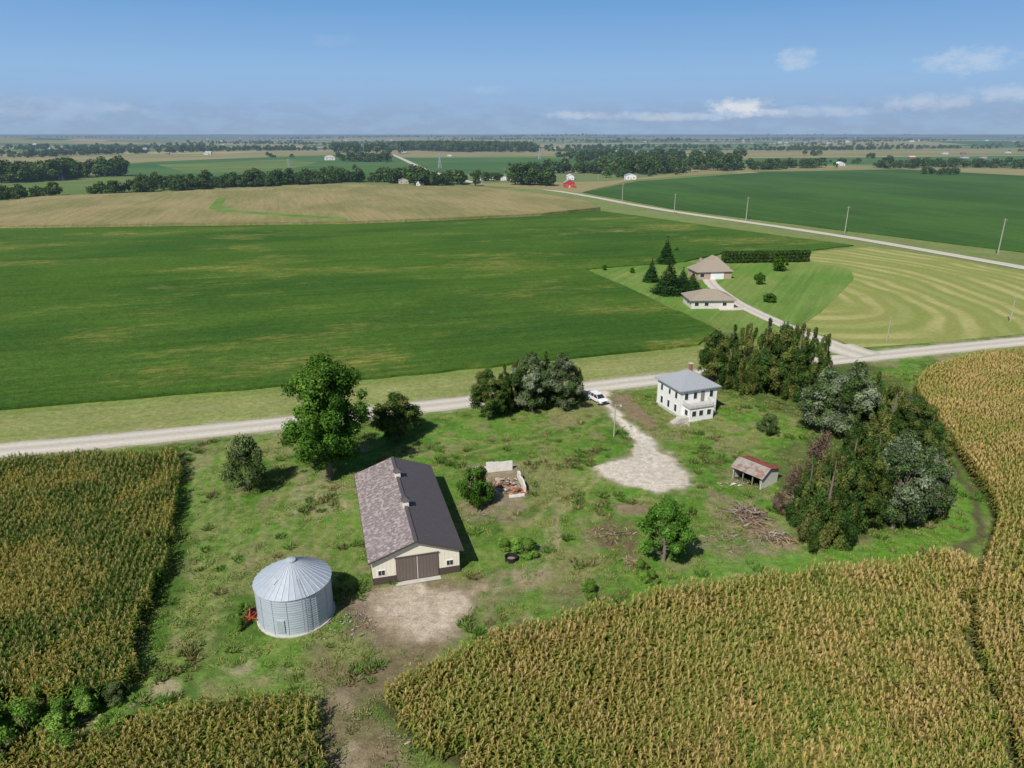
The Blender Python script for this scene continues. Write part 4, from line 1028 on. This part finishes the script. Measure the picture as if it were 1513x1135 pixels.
for i in range(130):
    if i < 60: px_, py_ = rr.uniform(0, 1513), rr.uniform(202, 212)
    elif i < 95: px_, py_ = rr.choice((rr.gauss(1280, 50), rr.gauss(330, 60), rr.gauss(1060, 40))), rr.uniform(206, 216)
    else: px_, py_ = rr.uniform(0, 1513), rr.uniform(212, 236)
    X_, Y_ = P(px_, py_); D = math.hypot(X_, Y_); s_ = rr.uniform(.6, 1.1)*(1+D/12000); zb = float(hill(X_, Y_))
    w, l, h = 13*s_, 9*s_, 4*s_; c_ = rr.choice([(.70, .70, .70), (.6, .6, .6), (.42, .42, .44), (.36, .3, .25), (.30, .10, .08)])
    b.box(X_, X_+w, Y_, Y_+l, zb, zb+h, c_); b.add([(X_, Y_-.5, zb+h+.01), (X_+w, Y_-.5, zb+h+.01), (X_+w, Y_+l/2, zb+h*1.5), (X_, Y_+l/2, zb+h*1.5), (X_, Y_+l, zb+h+.01), (X_+w, Y_+l, zb+h+.01)], [(0, 1, 2, 3), (3, 2, 5, 4), (0, 3, 4), (1, 5, 2)], rr.choice([(.3, .3, .3), (.55, .55, .55), (.2, .17, .15)]))
b.obj('distant_farmsteads', col_mat('distant_building_paint', .3, .1, True), cols=True)

# ------------------------------------------------------------------ POLES, TOWERS
m_pole = mat('utility_pole_wood', (.36, .33, .29), .9, 0, 3, .2)
def upole(px_, by, ty_, r0=.17, arm=True, ang=0, name='utility_pole', h=None):
    X_, Y_ = P(px_, by); h = h or height_at(by, ty_); e = empty(name, (X_, Y_, 0), ang)
    b = MB(); b.tube([(0, 0, -.1), (0, 0, h)], [r0, r0*.65], 8); b.obj('pole', m_pole, e)
    if arm:
        b = MB(); b.box(-1.1, 1.1, -.07-r0*.7, -r0*.7, h-.75, h-.6)
        for u in (-1., -.45, .45, 1.): b.tube([(u, -r0*.9, h-.6), (u, -r0*.9, h-.42)], [.05, .04], 6)
        b.obj('crossarm', m_pole, e)
    return e, h
for a_ in [(919, 302, 271), (996, 315, 286), (1102, 326, 291), (1248, 345, 305), (1474, 376, 323)]: upole(*a_, .26, True, math.radians(15))
upole(1492, 476, 437, .17, True, math.radians(20)); upole(1310, 505, 468, .12, False)
upole(884, 267, 257, .2, True)
e, h = upole(907, 645, 598, .13, False, name='yard_light_pole')
b = MB(); b.tube([(0, 0, h-.3), (.5, -.2, h+.1), (.9, -.35, h+.05)], [.03]*3, 6); b.tube([(.9, -.35, h+.1), (.9, -.35, h-.15)], [.12, .2], 10); b.obj('lamp_head', m_galv, e)
m_steel = mat('tower_steel', (.36, .38, .40), .6, .2, haze=True)
for px_, by, ty_ in [(91, 267, 237), (428, 258, 235), (650, 249, 226), (797, 236, 219), (835, 222, 210)]:
    X_, Y_ = P(px_, by); h = height_at(by, ty_); b = MB(); th = .16+Y_/9000
    bw = h*.11; lv = [0, .3, .55, .75, 1.0]; ww = [bw, bw*.62, bw*.35, bw*.25, bw*.04]
    for i in range(4):
        for sx, sy in ((-1, -1), (1, -1), (1, 1), (-1, 1)):
            b.tube([(sx*ww[i], sy*ww[i], lv[i]*h), (sx*ww[i+1], sy*ww[i+1], lv[i+1]*h)], [th]*2, 4)
        for s_ in (-1, 1):
            b.tube([(-ww[i], s_*ww[i], lv[i]*h), (ww[i+1], s_*ww[i+1], lv[i+1]*h)], [th*.6]*2, 4); b.tube([(ww[i], s_*ww[i], lv[i]*h), (-ww[i+1], s_*ww[i+1], lv[i+1]*h)], [th*.6]*2, 4)
            b.tube([(s_*ww[i], -ww[i], lv[i]*h), (s_*ww[i+1], ww[i+1], lv[i+1]*h)], [th*.6]*2, 4)
    for zz_, ar in ((.72, .2), (.84, .16), (.95, .12)): b.tube([(-ar*h, 0, zz_*h), (0, 0, zz_*h+.04*h), (ar*h, 0, zz_*h)], [th*.5, th, th*.5], 4)
    b.obj('transmission_tower', m_steel, None, (X_, Y_, 0), .3)

# ------------------------------------------------------------------ SUV
def suv(px_, py_, ang, colr):
    e = empty('parked_suv', (*P(px_, py_), 0.04), ang)
    m_p = mat('car_paint', colr, .3, 0, 1, .03, spec=.5)
    prof = [(-2.35, .45), (-2.38, .8), (-2.3, 1.02), (-1.25, 1.12), (2.1, 1.12), (2.3, .95), (2.33, .45)]
    b = MB(); hw = .93; n = len(prof)
    L_ = [(x_, -hw, z_) for x_, z_ in prof]; R2 = [(x_, hw, z_) for x_, z_ in prof]
    b.add(L_+R2, [tuple(range(n))[::-1], tuple(range(n, 2*n))]+[(i, (i+1) % n, n+(i+1) % n, n+i) for i in range(n)])
    o = b.obj('body', m_p, e); md = o.modifiers.new('bev', 'BEVEL'); md.width = .08; md.segments = 2
    cab = [(-1.3, 1.1), (-.55, 1.68), (1.75, 1.72), (2.15, 1.1)]; b = MB(); w0, w1 = .88, .70
    V_ = []
    for s_ in (-1, 1):
        for x_, z_ in cab: V_.append((x_, s_*(w0 if z_ < 1.2 else w1), z_))
    b.add(V_, [(3, 2, 1, 0), (4, 5, 6, 7), (0, 1, 5, 4), (1, 2, 6, 5), (2, 3, 7, 6)]); b.obj('glasshouse', m_glass, e)
    b = MB(); b.box(-.5, 1.75, -.71, .71, 1.70, 1.77)
    for s_ in (-1, 1):
        for x0, x1 in ((-1.32, -.55), (.25, .25), (1.3, 1.3), (2.15, 1.76)): b.tube([(x0, s_*.89, 1.1), (x1, s_*.71, 1.73)], [.045]*2, 5)
    b.obj('roof_and_pillars', m_p, e)
    b = MB()
    for x_ in (-1.45, 1.45):
        for s_ in (-1, 1): b.tube([(x_, s_*.72, .36), (x_, s_*.96, .36)], [.36]*2, 16)
    b.obj('wheels', m_rubber, e)
    b = MB()
    for x_ in (-1.45, 1.45):
        for s_ in (-1, 1): b.tube([(x_, s_*.9, .36), (x_, s_*.975, .36)], [.2]*2, 10)
    b.obj('hubcaps', m_galv, e)
    b = MB(); b.box(-2.41, -2.36, -.45, .45, .55, .85); b.box(-2.37, -2.30, -.9, .9, .36, .47); b.obj('grille', m_rubber, e)
    b = MB(); b.box(-2.42, -2.34, -.88, -.52, .72, .9); b.box(-2.42, -2.34, .52, .88, .72, .9); b.obj('headlights', m_galv, e)
suv(883, 594, math.radians(118), (.78, .78, .78))

# ------------------------------------------------------------------ RUIN, DEBRIS, IMPLEMENTS
def wallseg(b, a, c, h, t=.25):
    a = P(*a); c = P(*c); L = math.hypot(c[0]-a[0], c[1]-a[1]); an = math.atan2(c[1]-a[1], c[0]-a[0])
    k_ = max(2, int(L/.9))
    for i in range(k_):
        u = (i+.5)/k_; hh = h*random.uniform(.65, 1.1)
        b.obox((a[0]+(c[0]-a[0])*u, a[1]+(c[1]-a[1])*u, hh/2-.05), (L/k_-.01, t, hh), (0, 0, an))
b = MB(); wallseg(b, (699, 700), (757, 694), 1.6); wallseg(b, (699, 700), (702, 710), .8); wallseg(b, (765, 704), (776, 730), 1.4); wallseg(b, (752, 735), (775, 733), .5)
b.obj('ruined_foundation_wall', mat('whitewashed_concrete', (.66, .64, .59), .9, 0, 2, .35), None)
def debris(name, px_, py_, rx, ry, n, pal_, smin, smax, hz, long=1., loc_seed=1):
    r = random.Random(loc_seed); b = MB(); cx, cy = P(px_, py_)
    for i in range(n):
        a_ = r.uniform(0, 6.28); q_ = math.sqrt(r.random())*r.uniform(.6, 1.2); dx, dy = math.cos(a_)*q_*rx, math.sin(a_)*q_*ry
        z = hz*max(0, 1-q_)*r.random()+.06; s_ = r.uniform(smin, smax)
        j = r.uniform(.6, 1.3); cc = tuple(min(.9, v*j) for v in r.choice(pal_))
        if r.random() < (.75 if long < 3 else .35): b.obox((cx+dx, cy+dy, z), (s_*long, s_*r.uniform(.12, .3) if long > 1 else s_*r.uniform(.5, 1), s_*r.uniform(.05, .25)), (r.uniform(-.4, .4), r.uniform(-.4, .4), r.uniform(0, 3.14)), cc)
        else:
            t_ = r.uniform(0, 6.28); L_ = s_*long*.9; p0 = (cx+dx, cy+dy, z); p1 = (cx+dx+math.cos(t_)*L_, cy+dy+math.sin(t_)*L_, z+r.uniform(-.1, .5)*hz)
            b.tube([p0, ((p0[0]+p1[0])/2+.1, (p0[1]+p1[1])/2, (p0[2]+p1[2])/2+.1), p1], [.07, .05, .02], 5, cc)
    b.obj(name, m_debris, None, cols=True)
WH = (.6, .57, .52); OR = (.42, .17, .09); BR = (.2, .14, .1); GY = (.33, .31, .28); LT = (.36, .28, .20)
debris('rubble_pile', 740, 718, 3.2, 2.6, 190, [WH, OR, GY, LT, BR], .15, .7, .9, 1., 1)
debris('rubble_pile', 766, 728, 1.4, 1.2, 60, [OR, OR, BR], .2, .6, .9, 1., 2)
debris('brush_pile', 1108, 765, 2.8, 3.0, 200, [(.33, .23, .15), BR, (.2, .14, .1), GY], .25, .6, 1.5, 3.2, 3)
debris('brush_pile', 1145, 795, 2.2, 1.6, 110, [(.33, .23, .15), BR, GY, (.16, .12, .08)], .2, .55, 1.0, 3., 4)
debris('brush_pile', 1190, 748, 2.0, 3.6, 110, [(.24, .17, .14), (.3, .24, .2)], .4, .9, 2.4, 3.4, 5)
debris('debris_scatter', 905, 792, 3.6, 2.8, 150, [BR, (.16, .11, .08), LT, (.25, .16, .1)], .12, .45, .35, 2., 6)
debris('debris_scatter', 935, 832, 1.8, 1.6, 60, [(.3, .15, .1), BR, LT], .2, .5, .4, 2., 7)
debris('debris_scatter', 1085, 716, 2.2, 1.0, 40, [WH, GY, LT], .15, .4, .4, 2., 8)
debris('debris_scatter', 700, 765, 4.5, 1.6, 80, [LT, GY, BR], .1, .3, .15, 1.5, 9)
debris('debris_scatter', 860, 885, 3.5, 2.5, 60, [LT, BR, BR], .1, .3, .15, 1.5, 10)
debris('debris_scatter', 1080, 800, 4.5, 3.0, 100, [LT, BR, GY], .1, .35, .2, 2., 11)
debris('debris_scatter', 130, 1070, 1.8, 1.2, 50, [GY, LT, LT], .1, .35, .3, 2., 12)
debris('debris_scatter', 600, 1095, 3.0, 3.5, 90, [BR, (.2, .16, .1), LT], .1, .3, .2, 2.2, 13)
debris('debris_scatter', 520, 925, 3.2, 2.5, 100, [BR, GY, LT], .1, .3, .12, 1.5, 14)
debris('debris_scatter', 1010, 628, 1.8, .8, 30, [LT, WH, GY], .2, .5, .3, 2., 15)
debris('log_pile', 1168, 800, 1.0, .8, 18, [(.4, .28, .18), (.3, .2, .13)], .4, .7, .6, 2.5, 16)
# water tank in the weeds
e = empty('stock_tank', (*P(755, 828), 0)); b = MB(); n = 20
for r0, r1, z0, z1 in ((.75, .75, 0, .55), (.75, .82, .55, .6), (.82, .68, .6, .6), (.68, .68, .6, .12)):
    b.tube([(0, 0, z0), (0, 0, z1+1e-4)], [r0, r1], n, cap=False)
b.obj('tank_wall', m_rubber, e); b = MB(); b.tube([(0, 0, .02), (0, 0, .1)], [.67]*2, n); b.obj('tank_floor', m_wood, e)
# red implement beside the bin
e = empty('red_farm_implement', (*P(368, 918), 0), math.radians(70)); m_rp = mat('red_implement_paint', (.36, .06, .035), .6, 0, 4, .3)
b = MB(); b.box(-1.0, 1.0, -.05, .05, .5, .6); b.box(-1.0, 1.0, -.46, -.36, .5, .6); b.box(-.05, .05, -1.2, .4, .51, .61)
for u in (-.9, -.3, .3, .9): b.box(u-.04, u+.04, -.5, .1, .45, .49); b.tube([(u, .05, .55), (u, .4, .3), (u, .25, .02)], [.03]*3, 5)
b.tube([(0.2, 0, .55), (.7, .3, 1.2)], [.1, .08], 8); b.obj('frame', m_rp, e)
b = MB()
for s_ in (-1.15, 1.15): b.tube([(s_-.08, -.2, .32), (s_+.08, -.2, .32)], [.32]*2, 14)
b.obj('wheels', m_rubber, e)
debris('scrap_heap', 372, 905, .9, .9, 22, [(.38, .09, .05), BR, (.4, .2, .12)], .2, .5, .6, 1.8, 17)
tree('weeds', 360, 912, 890, 26); tree('weeds', 355, 930, 912, 22)

# ------------------------------------------------------------------ LIGHT
SUN_EL = math.radians(46); dirh = Vector((.5, .866))
d = Vector((dirh.x*math.cos(SUN_EL), dirh.y*math.cos(SUN_EL), -math.sin(SUN_EL)))
sd = bpy.data.lights.new('sun', 'SUN'); sd.energy = 5.0; sd.angle = math.radians(.53); sd.color = (1., .955, .87)
so = bpy.data.objects.new('sun', sd); so.rotation_euler = d.to_track_quat('-Z', 'Y').to_euler(); so.location = (-50, -80, 120); link(so)

w = bpy.data.worlds.new('World'); scene.world = w; w.use_nodes = True; t = w.node_tree; t.nodes.clear()
class WN(N):
    def __init__(s): s.t = t; s.out = t.nodes.new('ShaderNodeOutputWorld')
m = WN()
sky = m.n('ShaderNodeTexSky', sky_type='NISHITA'); sky.sun_disc = False; sky.sun_elevation = SUN_EL; sky.sun_rotation = math.radians(210); sky.altitude = 300; sky.air_density = 1.0; sky.dust_density = .6; sky.ozone_density = 2.0
tc = m.n('ShaderNodeTexCoord').outputs['Generated']
sep = m.n('ShaderNodeSeparateXYZ'); m.l(tc, sep.inputs[0])
az = m.math('ARCTAN2', sep.outputs[0], sep.outputs[1]); el = sep.outputs[2]
# haze gradient near horizon (radiance values, matched with the Background strength)
BGS = .075
cr = m.n('ShaderNodeValToRGB'); e_ = cr.color_ramp.elements
e_[0].position = 0; e_[0].color = (.31, .43, .59, 1); e_[1].position = 1; e_[1].color = (.095, .25, .56, 1)
for ps, cc in ((.10, (.30, .44, .65)), (.3, (.28, .47, .73)), (.62, (.165, .36, .67))):
    q_ = e_.new(ps); q_.color = (*cc, 1)
m.l(m.math('MULTIPLY', el, 1/.24, clamp=True), cr.inputs[0])
rampS = m.vmath('SCALE', cr.outputs[0], scale=1.02/BGS).outputs[0]
base = m.mix(m.ramp(el, .18, .45), rampS, sky.outputs[0])
# clouds
comb = m.n('ShaderNodeCombineXYZ'); m.l(m.math('MULTIPLY', az, 18.0), comb.inputs[0]); m.l(m.math('MULTIPLY', el, 55.0), comb.inputs[1])
comb2 = m.n('ShaderNodeCombineXYZ'); m.l(m.math('MULTIPLY', az, 48.0), comb2.inputs[0]); m.l(m.math('MULTIPLY', el, 85.0), comb2.inputs[1])
cn = m.noise(comb.outputs[0], 1.0, 8, .6); cn2 = m.noise(comb2.outputs[0], 1.0, 7, .62)
total = None
def dirang(px_, py_):
    x_ = (px_-756.5)/FPX; v = (py_-567.5)/FPX; yv = CP-v*SP; zv = -(SP+v*CP); L_ = math.sqrt(x_*x_+yv*yv+zv*zv)
    return math.atan2(x_, yv), zv/L_
for px_, py_, wp, hp, st in [(1092, 159, 44, 12, 1.0), (1130, 166, 40, 6, .6), (850, 170, 42, 6, .45), (1175, 86, 26, 13, .4), (1430, 90, 52, 15, .4), (1370, 152, 60, 10, .38), (1490, 138, 45, 11, .35), (1210, 165, 90, 7, .3), (60, 160, 110, 14, .16), (170, 158, 30, 6, .2), (720, 133, 30, 6, .15), (980, 172, 110, 6, .4), (490, 60, 30, 8, .08)]:
    a0_, e0 = dirang(px_, py_)
    u = m.math('MULTIPLY', m.math('SUBTRACT', az, a0_), 1/(wp/FPX*1.15)); v = m.math('MULTIPLY', m.math('SUBTRACT', el, e0), 1/(hp/FPX*1.15))
    rr2 = m.math('ADD', m.math('MULTIPLY', u, u), m.math('MULTIPLY', v, v))
    mk = m.math('SUBTRACT', 1.15, rr2); mk = m.math('ADD', mk, m.math('MULTIPLY_ADD', cn2, 3.0, -1.55)); mk = m.math('MULTIPLY', m.ramp(mk, 0, 1.5), st)
    total = mk if total is None else m.math('MAXIMUM', total, mk)
band = m.math('MULTIPLY', m.ramp(cn, .5, .8), m.math('MULTIPLY', m.ramp(el, .07, .02), .15))
total = m.math('MAXIMUM', total, band)
# faint bluish-grey cloud bank hugging the horizon
bank = m.math('MULTIPLY', m.math('MULTIPLY', m.ramp(cn, .38, .62), m.ramp(el, .055, .02)), .45)
base = m.mix(bank, base, (.24/BGS, .335/BGS, .50/BGS))
base = m.mix(total, base, (.70/BGS, .74/BGS, .80/BGS))
bg = m.n('ShaderNodeBackground'); bg.inputs[1].default_value = BGS; m.l(base, bg.inputs[0]); m.l(bg.outputs[0], m.out.inputs[0])

# ------------------------------------------------------------------ CAMERA
cd = bpy.data.cameras.new('camera'); cd.sensor_width = 36; cd.lens = 36*FPX/1513; cd.clip_start = .5; cd.clip_end = 100000
co = bpy.data.objects.new('camera', cd); co.location = (0, 0, HC); co.rotation_euler = (math.pi/2-PITCH, 0, 0); link(co); scene.camera = co
